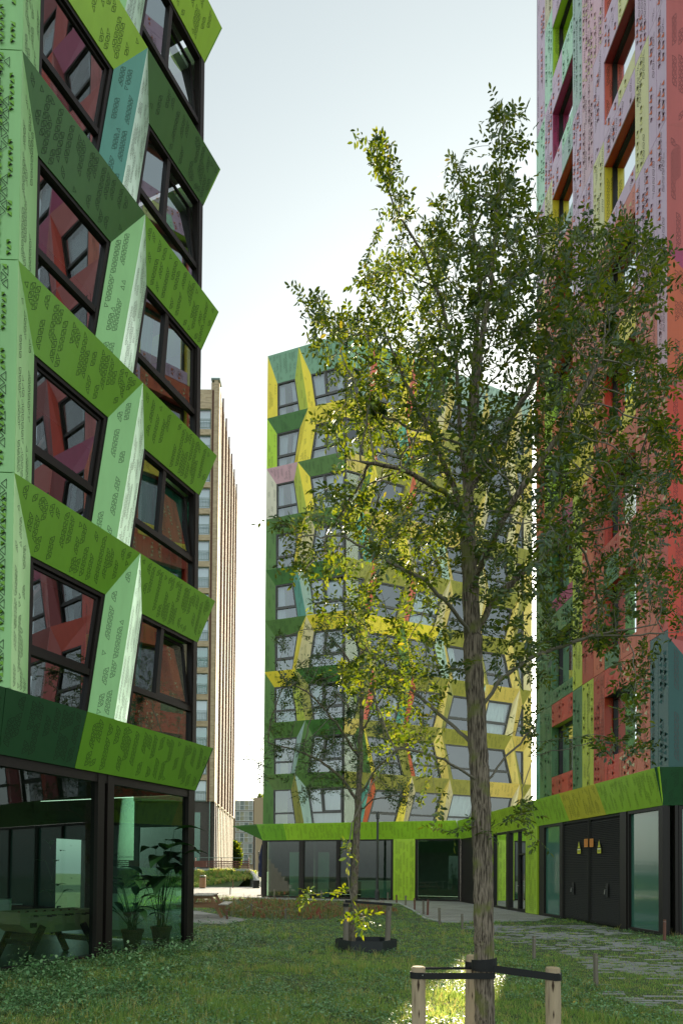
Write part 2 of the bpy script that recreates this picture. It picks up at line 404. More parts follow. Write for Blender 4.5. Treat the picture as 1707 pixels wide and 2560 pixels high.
def lpillars():
    nrow = len(heads)
    for k in range(nrow):
        zt0, zt1, zh = tops[k], tops[k+1], heads[k]; zt1 = min(zt1, zt1)
        # pillar 1: right facet
        mb = MB(); p = [(-4.97, zt1, O), (-4.42, zh, 0), (-4.43, zt0, 0), (-4.96, zt0, O)]
        slab(mb, LF, p, P['leafgreen']); engrave(mb, [LF.P(*q) for q in p], ENG, side=LF.n, seed=40+k, dens=.7, mrg=.03)
        # pillar 1: frontal facet with open triangular cut-outs
        a = LF.P(-4.97, zt0, O); b = LF.P(-4.97, zt1, O); dl = Vector((-1, -.04, 0))*1.5
        q = [a+dl, a, b, b+dl]; q = [v+Vector((0, 0, .008 if i < 2 else -.008)) for i, v in enumerate(q)]
        mb.prism(q, Vector((0, .03, 0)), P['leafgreen'])
        hole = [q[0]+Vector((1.0, 0, 0)), q[1]-Vector((.05, 0, 0)), q[2]-Vector((.05, 0, 0)), q[3]+Vector((1.0, 0, 0))]
        flaps(mb, hole, BLACK, P['green'], dens=.9, seed=60+k, cw=.10, ch=.085, size=1.0, side=Vector((0, -1, 0)), spacing=(1.3, 1.3, 2.0))
        engrave(mb, hole, ENG, side=Vector((0, -1, 0)), seed=70+k, cw=.12, ch=.1, lw=.011, dens=.35)
        mb.build('pillar_panel', LB)
        # pillar 2
        cl, cr_ = [('leafgreen', 'white'), ('leafgreen', 'mint'), ('leafgreen', 'mint'), ('teal', 'white'), ('leafgreen', 'white'), ('leafgreen', 'mint'), ('teal', 'white'), ('leafgreen', 'mint')][k]
        cl, cr_ = [('leafgreen', 'white'), ('leafgreen', 'white'), ('leafgreen', 'white'), ('teal', 'white'), ('leafgreen', 'white'), ('leafgreen', 'white'), ('teal', 'white'), ('leafgreen', 'white')][k]
        mb = MB(); p = [(-2.18, zt1, O), (-2.78, zh, 0), (-3.17, zt0, 0), (-2.80, zt0, O)]
        slab(mb, LF, p, P[cl]); engrave(mb, [LF.P(*q) for q in p], ENG, side=LF.n, seed=80+k, dens=.85, mrg=.02, along=LF.P(*p[0])-LF.P(*p[3]))
        mb.build('pillar_panel', LB)
        mb = MB(); p = [(-2.18, zt1, O), (-1.81, zh, 0), (-2.20, zt0, 0), (-2.80, zt0, O)]
        slab(mb, LF, p, P['silver']); engrave(mb, [LF.P(*q) for q in p], ENG, side=LF.n, seed=90+k, dens=.9, mrg=.012, cw=.075, along=LF.P(*p[0])-LF.P(*p[3]), lw=.010)
        mb.build('pillar_panel', LB)
        # bands
        bc = ['green', 'green', 'midgreen', 'lime', 'green', 'midgreen', 'green', 'lime'][k]; br = ['green', 'green', 'green', 'midgreen', 'lime', 'midgreen', 'green', 'green'][k]
        for (n0, n1, h0, h1, c) in ((-4.97, -2.18, -4.42, -2.78, bc), (-2.18, .26, -1.81, 0, br)):
            mb = MB(); p = [(n0, zt1, O), (n1, zt1, O), (h1, zh, 0), (h0, zh, 0)]
            slab(mb, LF, p, P[c], th=.025)
            mb.prism([LF.P(n0, zt1-.004, O-.02), LF.P(min(n1, .0), zt1-.004, O-.02), LF.P(min(n1, 0), zt1-.004, -.2), LF.P(n0, zt1-.004, -.2)], Vector((0, 0, -.03)), P[c])
            engrave(mb, [LF.P(*q) for q in p], ENG, side=LF.n, seed=100+k*3+int(n1), dens=.62)
            mb.build('spandrel_panel', LB)
        # windows
        window(LF, [(-4.43, zt0-.1), (-3.17, zt0-.1), (-2.78, zh), (-4.42, zh)], LB, GLASS, 'A', None, seed=200+k)
        window(LF, [(-2.20, zt0-.1), (-.10, zt0-.1), (-.10, zh), (-1.81, zh)], LB, GLASS, 'B', CURTG if k in (0, 1, 2) else None, seed=[3, 4, 5, 8, 9, 12, 14, 15][k])
        mb = MB(); mb.prism([LF.P(-.10, zt0-.1, -.01), LF.P(0, zt0-.1, -.01), LF.P(0, zh, -.01), LF.P(-.10, zh, -.01)], -LF.n*.14, FRAME)
        mb.build('corner_post', LB)
lpillars()
# side elevation round the corner (seen only from other positions)
LS = Face(LB_C, (-.9162, .4010))
LS.n = Vector((.401, .9162, 0))
for k in range(ntop):
    zt0, zt1, zh = tops[k], tops[k+1], heads[k]
    mb = MB(); p = [(-.26, zt1, O), (9, zt1, O), (9, zh, 0), (0, zh, 0)]
    P3 = [LS.P(*q) for q in p]; mb.prism(P3, -LS.n*.03, P['green']); mb.build('spandrel_panel', LB)
    for s0, s1 in ((0, .12), (2.6, 3.4), (6.2, 7.0), (8.6, 9)):
        mb = MB(); mb.prism([LS.P(s0, zt0-.1, -.02), LS.P(s1, zt0-.1, -.02), LS.P(s1, zh, -.02), LS.P(s0, zh, -.02)], -LS.n*.12, P['leafgreen'] if s0 else FRAME)
        mb.build('pillar_panel', LB)
    mb = MB(); mb.poly([LS.P(.12, zt0-.1, -.08), LS.P(8.6, zt0-.1, -.08), LS.P(8.6, zh, -.08), LS.P(.12, zh, -.08)], GLASS); mb.build('pane', LB)
# fascia over the ground floor
def fascia(F, segs, zb, zt, parent, o_top=O, eng=True, seed=0, dens=.6, along=None, **kw):
    for j, (s0b, s1b, s0t, s1t, c) in enumerate(segs):
        mb = MB(); p = [(s0t, zt, o_top), (s1t, zt, o_top), (s1b, zb, 0), (s0b, zb, 0)]
        slab(mb, F, p, P[c], th=.03)
        mb.prism([F.P(max(s0t, s0b) if j == 0 else s0t, zt-.003, o_top-.03), F.P(min(s1t, s1b) if j == len(segs)-1 else s1t, zt-.003, o_top-.03), F.P(min(s1t, s1b) if j == len(segs)-1 else s1t, zt-.003, -.25), F.P(max(s0t, s0b) if j == 0 else s0t, zt-.003, -.25)], Vector((0, 0, -.02)), P[c])
        if eng: engrave(mb, [F.P(*q) for q in p], ENG, side=F.n, seed=seed+j, dens=dens, along=along, **kw)
        mb.build('fascia_panel', parent)
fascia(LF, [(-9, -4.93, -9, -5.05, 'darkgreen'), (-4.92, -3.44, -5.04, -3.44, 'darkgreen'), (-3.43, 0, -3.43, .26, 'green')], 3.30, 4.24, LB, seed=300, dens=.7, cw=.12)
mb = MB(); p = [LS.P(-.26, 4.24, O), LS.P(9, 4.24, O), LS.P(9, 3.30, 0), LS.P(0, 3.30, 0)]; mb.prism(p, -LS.n*.03, P['darkgreen']); mb.build('fascia_panel', LB)
# core, slabs and roof
mb = MB()
core = [LF.P(-9, 0, -1.6), LF.P(-1.6, 0, -1.6), LF.P(-1.6, 0, -8), LF.P(-9, 0, -8)]
mb.prism([Vector((q.x, q.y, 4.3)) for q in core], (0, 0, 25.5), DARKIN)
mb.build('inner_core', LB)
for k in range(ntop+1):
    mb = MB(); z = tops[k]-.45 if k else 3.75
    q = [LF.P(-9, z, -.2), LF.P(-.2, z, -.2), LF.P(-.2, z, -9), LF.P(-9, z, -9)]; mb.prism(q, (0, 0, .3), CONC); mb.build('floor_slab', LB)
# ground floor glazing
GFl = MB()
for s0, s1 in ((-9, -8.8), (-2.86, -2.70), (-2.62, -2.46), (-.22, 0)):
    GFl.prism([LF.P(s0, 0, -.02), LF.P(s1, 0, -.02), LF.P(s1, 3.3, -.02), LF.P(s0, 3.3, -.02)], -LF.n*.16, FRAME)
GFl.prism([LF.P(-9, 3.14, -.03), LF.P(-.2, 3.14, -.03), LF.P(-.2, 3.32, -.03), LF.P(-9, 3.32, -.03)], -LF.n*.14, FRAME)
GFl.prism([LF.P(-9, 0, -.03), LF.P(-.2, 0, -.03), LF.P(-.2, .09, -.03), LF.P(-9, .09, -.03)], -LF.n*.14, FRAME)
sf = GFl.build('shopfront_frame', LB)
mb = MB()
for s0, s1 in ((-8.8, -2.86), (-2.46, -.22)):
    mb.poly([LF.P(s0, .09, -.1), LF.P(s1, .09, -.1), LF.P(s1, 3.14, -.1), LF.P(s0, 3.14, -.1)], GLASSG)
mb.poly([LS.P(.2, .09, -.1), LS.P(4.4, .09, -.1), LS.P(4.4, 3.2, -.1), LS.P(.2, 3.2, -.1)], GLASSG)
mb.build('shopfront_pane', sf)
INWOOD = mat('room_green_wall', (.09, .22, .02), rough=.7, noise=.25, nscale=6, stretch=(8, 8, .3))
FLOORIN = mat('room_floor', (.16, .19, .18), rough=.35, noise=.15)
mb = MB(); mb.prism([LF.P(-9, .02, -.14), LF.P(-.15, .02, -.14), LF.P(-.15, .02, -9), LF.P(-9, .02, -9)], (0, 0, .02), FLOORIN); mb.build('room_floor', LB)
mb = MB()   # back wall with openings, partitions
for s0, s1 in ((-9, -6.2), (-4.9, -4.2), (-2.5, -2.1), (-.8, -.15)):
    mb.prism([LF.P(s0, .04, -8.9), LF.P(s1, .04, -8.9), LF.P(s1, 3.76, -8.9), LF.P(s0, 3.76, -8.9)], -LF.n*.2, DARKIN)
mb.prism([LF.P(-9, 2.6, -8.88), LF.P(-.15, 2.6, -8.88), LF.P(-.15, 3.76, -8.88), LF.P(-9, 3.76, -8.88)], -LF.n*.2, DARKIN)
mb.build('room_wall', LB); mb = MB()
mb.prism([LF.P(-9, 3.2, -.2), LF.P(-.2, 3.2, -.2), LF.P(-.2, 3.2, -8.9), LF.P(-9, 3.2, -8.9)], (0, 0, .5), DARKIN); mb.build('room_ceiling', LB); mb = MB()
mb.prism([LF.P(-8.8, .04, -3.4), LF.P(-6.3, .04, -3.4), LF.P(-6.3, 2.9, -3.4), LF.P(-8.8, 2.9, -3.4)], -LF.n*.1, INWOOD)
mb.build('room_wall', LB); mb = MB()
mb.prism([LS.P(4.4, .04, -.1), LS.P(9, .04, -.1), LS.P(9, 3.76, -.1), LS.P(4.4, 3.76, -.1)], -LS.n*.2, DARKIN)
mb.build('room_wall', LB)
# ============================================================ CENTRE BUILDING
CBC = (.0605, 40.556)
CF = Face(CBC, (.934, -.358)); 
CB = thing('apartment_building', 'tall green and yellow clad apartment block with zigzag pillars behind the trees', 'building', (CBC[0], CBC[1], 0))
ct = [4.34]+[4.30+3.2*k for k in range(1, 9)]+[33.88]; ch_ = [6.57+3.2*k for k in range(9)]
A, B = -3.05, -2.38
nd = [B, A, B, A, B, A, B, A, B, A]       # node s per top edge
jm = {A: (-3.40, -2.33), B: (-3.03, -1.97)}
band_l = ['green', 'midgreen', 'midgreen', 'green', 'midgreen', 'green', 'rose', 'midgreen', 'seagreen']
band_l = ['green2', 'green2', 'yellow', 'green2', 'midgreen', 'green2', 'rose', 'midgreen', 'seagreen']
band_r = ['green2', 'midgreen', 'midgreen', 'yellow', 'midgreen', 'green2', 'green2', 'yellow', 'seagreen']
endc = ['green2', 'green2', 'green2', 'green2', 'green2', 'green2', 'cream', 'limebright', 'yellow']
pl = [('olive', 'greyteal'), ('greyteal', 'green2'), ('acid', 'olive'), ('yellow', 'sand'), ('teal', 'greyteal'), ('yellow', 'sand'), ('acid', 'yellow'), ('yellow', 'yellow'), ('acid', 'yellow')]
ENK = dict(cw=.13, ch=.085, lw=.0085, dens=.6, mrg=.06)
for k in range(9):
    zt0, zt1, zh = ct[k], ct[k+1], ch_[k]
    mb = MB(); p = [(-5.18, zt1, O), (-4.62, zh, 0), (-4.58, zt0, 0), (-5.18, zt0, O)]
    slab(mb, CF, p, P[endc[k]]); engrave(mb, [CF.P(*q) for q in p], ENG, side=CF.n, seed=400+k, **ENK); mb.build('pillar_panel', CB)
    n1, n0 = nd[k+1], nd[k]; (hl, hr), (sl_, sr) = jm[n1], jm[n0]
    for pts, c in (([(n1, zt1, O), (hl, zh, 0), (sl_, zt0, 0), (n0, zt0, O)], pl[k][0]), ([(n1, zt1, O), (hr, zh, 0), (sr, zt0, 0), (n0, zt0, O)], pl[k][1])):
        mb = MB(); slab(mb, CF, pts, P[c]); engrave(mb, [CF.P(*q) for q in pts], ENG, side=CF.n, seed=430+k, **ENK); mb.build('pillar_panel', CB)
    for (a0, a1, b0, b1, c) in ((-5.18, n1, -4.62, hl, band_l[k]), (n1, 0.0, hr, -.03, band_r[k])):
        mb = MB(); p = [(a0, zt1, O), (a1, zt1, O), (b1, zh, 0), (b0, zh, 0)]
        slab(mb, CF, p, P[c]); engrave(mb, [CF.P(*q) for q in p], ENG, side=CF.n, seed=460+k, **ENK)
        mb.prism([CF.P(a0, zt1-.004, O-.02), CF.P(a1, zt1-.004, O-.02), CF.P(a1, zt1-.004, -.2), CF.P(a0, zt1-.004, -.2)], Vector((0, 0, -.03)), P[c])
        mb.build('spandrel_panel', CB)
    cur = CURT if k >= 3 else (CURTG if k in (1, 2) else CURT)
    window(CF, [(-4.60, zt0-.1), (sl_, zt0-.1), (hl, zh), (-4.62, zh)], CB, GLASSC, 'A', cur if k != 0 else None, frame=FRAME2, seed=500+k)
    window(CF, [(sr, zt0-.1), (-.04, zt0-.1), (-.04, zh), (hr, zh)], CB, GLASSC, 'B', cur, frame=FRAME2, seed=520+k)
# right-hand elevation
CR = Face(CBC, (.910, .414))
ds = 2.78; rcolsP = [('greyteal', 'coral'), ('yellow', 'coral'), ('olive', 'yellow'), ('olive', 'paleyellow'), ('yellow', 'olive')]
RC = random.Random(5)
for k in range(9):
    zt0, zt1, zh = ct[k], ct[k+1], ch_[k]
    par = k % 2
    def ns(i, par_): return 1.45+ds*i+(.32 if par_ else -.32)
    for i in range(5):
        n1 = ns(i, (k+1) % 2); n0 = ns(i, k % 2)
        hw = .42
        hl, hr = n1-hw, n1+hw; sl_, sr = n0-hw, n0+hw
        c1, c2 = rcolsP[i]
        if i < 2 and k < 8: c1, c2 = [('teal', 'salmon'), ('yellow', 'sand'), ('green2', 'yellow'), ('olive', 'salmon'), ('olive', 'coral')][(k*2+i) % 5]
        elif i >= 2: c1, c2 = RC.choice([('olive', 'sand'), ('yellow2', 'olive'), ('sand', 'yellow2'), ('greyteal', 'yellow2'), ('yellow2', 'sand')])
        mb = MB(); e = (i < 3)
        for pts, c in (([(n1, zt1, O), (hl, zh, 0), (sl_, zt0, 0), (n0, zt0, O)], c1), ([(n1, zt1, O), (hr, zh, 0), (sr, zt0, 0), (n0, zt0, O)], c2)):
            slab(mb, CR, pts, P[c])
            engrave(mb, [CR.P(*q) for q in pts], ENG, side=CR.n, seed=600+k*5+i, **ENK)
        mb.build('pillar_panel', CB)
    prev = (0.0, .03, .03)
    edges = [ns(i, (k+1) % 2) for i in range(5)]+[13.9]
    mb = MB(); cband = ['olive', 'olive', 'olive', 'yellow', 'olive', 'mustard', 'olive', 'yellow', 'seagreen'][k]
    a0, b0 = 0.0, .03
    for i in range(6):
        a1 = edges[i]; b1 = a1-.42 if i < 5 else 13.4
        c = cband if i < 3 else {'olive': 'olive', 'yellow': 'olive', 'mustard': 'olive', 'seagreen': 'greyteal'}[cband]
        if RC.random() < .18 and k < 8: c = 'yellow2'
        p = [(a0, zt1, O), (a1, zt1, O), (b1, zh, 0), (b0, zh, 0)]
        slab(mb, CR, p, P[c]); engrave(mb, [CR.P(*q) for q in p], ENG, side=CR.n, seed=700+k*6+i, **ENK)
        j0 = edges[i-1] if i else None
        n0p = ns(i-1, k % 2)+.42 if i else .05; n0n = ns(i, k % 2)-.42 if i < 5 else 13.4
        window(CR, [(n0p, zt0-.1), (n0n, zt0-.1), (b1, zh), (b0, zh)], CB, GLASSD if i == 0 else GLASSC, 'P' if i == 0 else 'A', CURT if (i+k) % 3 == 0 and i else None, frame=FRAME2, seed=720+k*6+i)
        a0, b0 = a1, a1+.42
    mb.prism([CR.P(0, zt1-.004, O-.02), CR.P(13.9, zt1-.004, O-.02), CR.P(13.9, zt1-.004, -.2), CR.P(0, zt1-.004, -.2)], Vector((0, 0, -.03)), P['olive'])
    mb.build('spandrel_panel', CB)
    mb = MB(); p = [(13.9, zt1, O), (13.4, zh, 0), (13.4, zt0, 0), (13.9, zt0, O)]; slab(mb, CR, p, P['yellow2' if k % 3 else 'sand']); mb.build('pillar_panel', CB)
# body and roof of the centre building
mb = MB()
q = [CF.P(-4.0, 0, -1.2), CF.P(-.2, 0, -1.2), CR.P(.6, 0, -1.2), CR.P(13.0, 0, -1.2), CR.P(13.0, 0, -10), CF.P(-4.0, 0, -10)]
q = [CF.P(-4.2, 0, -1.2), CF.P(0, 0, -1.4), CR.P(0.2, 0, -1.2), CR.P(13.0, 0, -1.2), CR.P(13.0, 0, -9), CF.P(-4.2, 0, -9)]
mb.prism([Vector((a.x, a.y, 4.4)) for a in q], (0, 0, 28.4), DARKIN); mb.build('inner_core', CB)
q = [CF.P(-5.14, 0, .2), CF.P(0, 0, .2), CR.P(13.8, 0, .2), CR.P(13.8, 0, -10), CF.P(-5.14, 0, -10)]
mb = MB(); mb.prism([Vector((a.x, a.y, 33.55)) for a in q], (0, 0, .3), P['seagreen']); mb.build('roof', CB)
for k in range(9):
    mb = MB(); z = ct[k]-.4
    q = [CF.P(-5.1, 0, -.18), CF.P(0, 0, -.2), CR.P(13.8, 0, -.18), CR.P(13.8, 0, -10), CF.P(-5.1, 0, -10)]
    mb.prism([Vector((a.x, a.y, z)) for a in q], (0, 0, .28), CONC); mb.build('floor_slab', CB)
mb = MB(); e0, e1 = CF.P(-5.17, 0, .24), CF.P(-5.17, 0, -10)
mb.prism([Vector((e0.x, e0.y, 4.3)), Vector((e1.x, e1.y, 4.3)), Vector((e1.x, e1.y, 33.84)), Vector((e0.x, e0.y, 33.84))], CF.d*.04, P['green'])
e0, e1 = CR.P(13.9, 0, .24), CR.P(13.9, 0, -10)
mb.prism([Vector((e0.x, e0.y, 4.3)), Vector((e1.x, e1.y, 4.3)), Vector((e1.x, e1.y, 33.84)), Vector((e0.x, e0.y, 33.84))], -CR.d*.04, P['mint'])
mb.build('end_wall', CB)
# ============================================================ PODIUM (shared ground floor of centre and right blocks)
PC = (6.3, 36.2)
PFw = Face(PC, (.934, -.358))           # runs left-right under the centre block; s negative to the left
PFw.c = Vector((6.3, 36.2, 0))
fr0 = Vector((-4.66, 40.35, 0)); dd = (PFw.c-fr0); Lw = dd.length; PFw.d = dd.normalized(); PFw.n = Vector((PFw.d.y, -PFw.d.x, 0))
PD = thing('podium_building', 'low dark glazed ground floor wing with bright green fascia joining the two far blocks', 'building', (6.3, 36.2, 0))
PR = Face((8.16, 17.37), (-.0988, 1)); PR.n = Vector((-1, -.0988, 0)).normalized()
Lr = (Vector((6.3, 36.2, 0))-PR.c).length
zf0, zf1 = 3.36, 4.30
EN2 = dict(cw=.105, ch=.07, lw=.0075)
fascia(PFw, [(-Lw-.0, -Lw+1.55, -Lw-.3, -Lw+1.45, 'green'), (-Lw+1.56, -Lw+5.9, -Lw+1.46, -Lw+5.9, 'lime'), (-Lw+5.91, -Lw+9.0, -Lw+5.91, -Lw+9.0, 'lime'), (-Lw+9.01, 0, -Lw+9.01, -.2, 'lime')], zf0, zf1, PD, seed=800, **EN2)
fascia(PR, [(0, 2.95, -.26, 3.15, 'lime'), (2.96, 5.5, 3.16, 5.75, 'mustard'), (5.51, 8.3, 5.76, 8.6, 'lime'), (8.31, 13.6, 8.61, 13.8, 'limebright'), (13.61, Lr, 13.81, Lr-.25, 'lime')], zf0-.03, zf1-.03, PD, seed=820, **EN2)
# wing-shaped canopy running out to the left of the corner
mb = MB(); a = PFw.P(-Lw, 0, 0)
tip = atY(582, 2065, 41.5)
q = [PFw.P(-Lw-.3, zf1, O), PFw.P(-Lw, zf0, 0), tip]; mb.prism(q, Vector((0, .05, 0)), P['midgreen'])
q2 = [PFw.P(-Lw-.3, zf1-.02, O), tip-Vector((0, 0, .02)), PFw.P(-Lw, zf1-.02, -4)]; mb.prism(q2, Vector((0, 0, -.05)), P['midgreen'])
mb.build('canopy', PD)
# front shopfronts along PFw (px positions -> s)
def s_on(F, x):
    r = ray(x, 2150); r2 = Vector((r.x, r.y, 0)); e = Vector((0, 0, 0))-F.c; n = F.n
    t = -e.dot(n)/r2.dot(n); Pp = r2*t; return (Pp-F.c).dot(F.d)
def glazed(F, s0, s1, z0, z1, glass, parent, posts=()):
    m1 = MB(); rr = [(s0, z0), (s1, z0), (s1, z1), (s0, z1)]; qi = ring(m1, F, rr, .08, -.16, -.02, FRAME)
    for p_ in posts: m1.prism([F.P(p_-.04, z0+.08, -.025), F.P(p_+.04, z0+.08, -.025), F.P(p_+.04, z1-.08, -.025), F.P(p_-.04, z1-.08, -.025)], -F.n*.12, FRAME)
    w_ = m1.build('shopfront_window', parent); g = MB(); g.poly([F.P(*p_, -.1) for p_ in qi], glass); g.build('pane', w_); return w_
S = lambda x: s_on(PFw, x)
for x0, x1, posts in ((662, 750, ()), (756, 843, ()), (846, 980, (878,)), (1040, 1148, ())):
    glazed(PFw, S(x0), S(x1), 0.02, zf0, GLASSG, PD, [S(p_) for p_ in posts])
m1 = MB()
for x0, x1 in ((655, 662), (750, 756), (843, 846), (980, 983), (1037, 1040)):
    m1.prism([PFw.P(S(x0), 0, 0), PFw.P(S(x1), 0, 0), PFw.P(S(x1), zf0, 0), PFw.P(S(x0), zf0, 0)], -PFw.n*.2, FRAME)
m1.prism([PFw.P(S(1148), 0, 0), PFw.P(-.0, 0, 0), PFw.P(0, zf0, 0), PFw.P(S(1148), zf0, 0)], -PFw.n*.2, FRAME)
m1.build('post', PD)
m1 = MB(); q = [(S(983), .02, .02), (S(1037), .02, .02), (S(1037), zf0-.005, .02), (S(983), zf0-.005, .02)]
slab(m1, PFw, q, P['limebright']); engrave(m1, [PFw.P(*v) for v in q], ENG, side=PFw.n, seed=850, cw=.11, ch=.075, lw=.009, dens=.7); m1.build('cladding_panel', PD)
# side run along PR
def PRbox(s0, s1, m, name, o=0.0, z0=0.0, z1=None, th=.2, parent=PD, eng=None, seed=0):
    z1 = zf0-.03 if z1 is None else z1
    b_ = MB(); b_.prism([PR.P(s0, z0, o), PR.P(s1, z0, o), PR.P(s1, z1, o), PR.P(s0, z1, o)], -PR.n*th, m)
    if eng: engrave(b_, [PR.P(s0, z0, o), PR.P(s1, z0, o), PR.P(s1, z1, o), PR.P(s0, z1, o)], ENG, side=PR.n, seed=seed, **eng)
    return b_.build(name, parent)
PRbox(0.0, .14, FRAME, 'post'); PRbox(1.79, 2.13, FRAME, 'post', o=.01); PRbox(6.06, 6.27, FRAME, 'post'); PRbox(7.80, 8.20, FRAME, 'post', o=-.02)
PRbox(8.22, 9.40, P['limebright'], 'cladding_panel', o=.04, eng=dict(cw=.11, ch=.075, lw=.009, dens=.7), seed=860, z0=.02)
for s0, s1, gl_, posts in ((.14, 1.79, FROST, ()), (6.27, 7.80, FROST, ())):
    glazed(PR, s0, s1, .02, zf0-.04, gl_, PD, posts)
glazed(PR, 9.42, 11.45, .02, zf0-.04, GLASSG, PD, (10.4,)); PRbox(11.46, 11.75, FRAME, 'post', o=0)
glazed(PR, 11.76, 13.55, .02, zf0-.04, GLASSG, PD, ()); PRbox(13.56, 14.3, P['limebright'], 'cladding_panel', o=.03, z0=.02)
glazed(PR, 14.31, 16.6, .02, zf0-.04, GLASSG, PD, (15.4,)); PRbox(16.61, Lr-.01, FRAME, 'post', o=-.01)
# glass entrance door leaf with handle
dl = MB(); qd = [(9.5, .06), (10.36, .06), (10.36, 2.35), (9.5, 2.35)]; qdi = ring(dl, PR, qd, .07, -.05, .0, FRAME); dr = dl.build('door', PD)
hh = MB(); hh.tube([PR.P(10.25, 1.05, .07), PR.P(10.12, 1.05, .07)], .012, mat('steel', (.5, .5, .5), rough=.3, metal=1), n=6); hh.tube([PR.P(10.25, 1.05, .07), PR.P(10.25, 1.05, 0)], .012, MATS['steel'], n=6); hh.build('handle', dr)
# louvred doors with warning signs
LOUV = mat('louvre_metal', (.014, .014, .011), rough=.55, spec=.3, noise=.15)
SY = mat('sign_yellow', (.75, .72, .02), rough=.4); SO = mat('sign_orange', (.75, .26, .015), rough=.4); SW = mat('sign_white', (.8, .8, .78), rough=.5)
SLOT = mat('slot_shadow_black', (.006, .006, .006), rough=.8)  # black backing sheet that paints in the shade between the louvre slats
for s0, s1, hs_, sg in ((2.16, 4.09, 2.95, (3.10, .9)), (4.15, 6.03, 5.25, (4.75, 1.0))):
    dm = MB(); ring(dm, PR, [(s0, .05), (s1, .05), (s1, zf0-.06), (s0, zf0-.06)], .05, -.10, -.02, LOUV)
    z = .12
    while z < zf0-.16:
        dm.prism([PR.P(s0+.05, z, -.03), PR.P(s1-.05, z, -.03), PR.P(s1-.05, z+.042, -.055), PR.P(s0+.05, z+.042, -.055)], -PR.n*.012, LOUV); z += .055
    dm.poly([PR.P(s0+.03, .08, -.085), PR.P(s1-.03, .08, -.085), PR.P(s1-.03, zf0-.08, -.085), PR.P(s0+.03, zf0-.08, -.085)], SLOT)
    d_ = dm.build('louvred_door', PD)
    hm = MB(); hm.prism([PR.P(hs_-.07, .88, -.02), PR.P(hs_+.07, .88, -.02), PR.P(hs_+.07, 1.28, -.02), PR.P(hs_-.07, 1.28, -.02)], PR.n*.012, BLACK)
    hm.tube([PR.P(hs_, 1.1, -.008), PR.P(hs_, 1.1, .05), PR.P(hs_+.02, .96, .055)], .012, MATS['steel'], n=6); hm.build('handle', d_)
def sign_tri(sc_, zc, parent):
    m_ = MB(); o = -.008; w_ = .115
    m_.prism([PR.P(sc_-w_, zc, o), PR.P(sc_+w_, zc, o), PR.P(sc_, zc+.27, o)], PR.n*.004, BLACK)
    m_.poly([PR.P(sc_-w_+.03, zc+.016, o+.006), PR.P(sc_+w_-.03, zc+.016, o+.006), PR.P(sc_, zc+.235, o+.006)], SY)
    # lightning bolt
    m_.poly([PR.P(sc_-.012, zc+.15, o+.008), PR.P(sc_+.022, zc+.09, o+.008), PR.P(sc_+.002, zc+.09, o+.008), PR.P(sc_-.030, zc+.10, o+.008)], BLACK)
    m_.poly([PR.P(sc_+.018, zc+.105, o+.009), PR.P(sc_-.012, zc+.095, o+.009), PR.P(sc_+.014, zc+.03, o+.009)], BLACK)
    m_.prism([PR.P(sc_-w_, zc-.17, o), PR.P(sc_+w_, zc-.17, o), PR.P(sc_+w_, zc-.01, o), PR.P(sc_-w_, zc-.01, o)], PR.n*.004, SY)
    m_.poly([PR.P(sc_-w_+.01, zc-.05, o+.006), PR.P(sc_+w_-.01, zc-.05, o+.006), PR.P(sc_+w_-.01, zc-.02, o+.006), PR.P(sc_-w_+.01, zc-.02, o+.006)], SW)
    for zz in (-.075, -.10, -.125):
        m_.poly([PR.P(sc_-w_*.7, zc+zz, o+.006), PR.P(sc_+w_*.7, zc+zz, o+.006), PR.P(sc_+w_*.7, zc+zz+.010, o+.006), PR.P(sc_-w_*.7, zc+zz+.010, o+.006)], BLACK)
    return m_.build('warning_sign', parent)
sign_tri(3.42, 2.36, PD); sign_tri(4.80, 2.38, PD)
for s0, s1, z0, z1 in ((3.80, 4.05, 2.40, 2.66), (4.17, 4.43, 2.41, 2.67)):
    m_ = MB(); m_.prism([PR.P(s0, z0, -.008), PR.P(s1, z0, -.008), PR.P(s1, z1, -.008), PR.P(s0, z1, -.008)], PR.n*.004, SO)
    for i in range(5):
        zz = z1-.05-i*.04; m_.poly([PR.P(s0+.03, zz, -.002), PR.P(s1-.03, zz, -.002), PR.P(s1-.03, zz+.008, -.002), PR.P(s0+.03, zz+.008, -.002)], P['brick'])
    m_.build('notice_plate', PD)
# frontal run to the right of the near corner
PQ = Face((8.16, 17.37), (1, -.16)); PQ.n = Vector((-.16, -1, 0)).normalized()
fascia(PQ, [(0, 2.5, -.26, 2.5, 'darkgreen'), (2.51, 9, 2.51, 9, 'midgreen')], zf0-.03, zf1-.03, PD, seed=870, **EN2)
m1 = MB()
for s0, s1 in ((0.0, .12), (.30, .38)): m1.prism([PQ.P(s0, 0, 0), PQ.P(s1, 0, 0), PQ.P(s1, zf0-.03, 0), PQ.P(s0, zf0-.03, 0)], -PQ.n*.2, FRAME)
m1.build('post', PD)
glazed(PQ, .4, 4.2, .02, zf0-.04, FROST, PD, (2.3,)); glazed(PQ, 4.25, 9, .02, zf0-.04, FROST, PD, (6.5,))
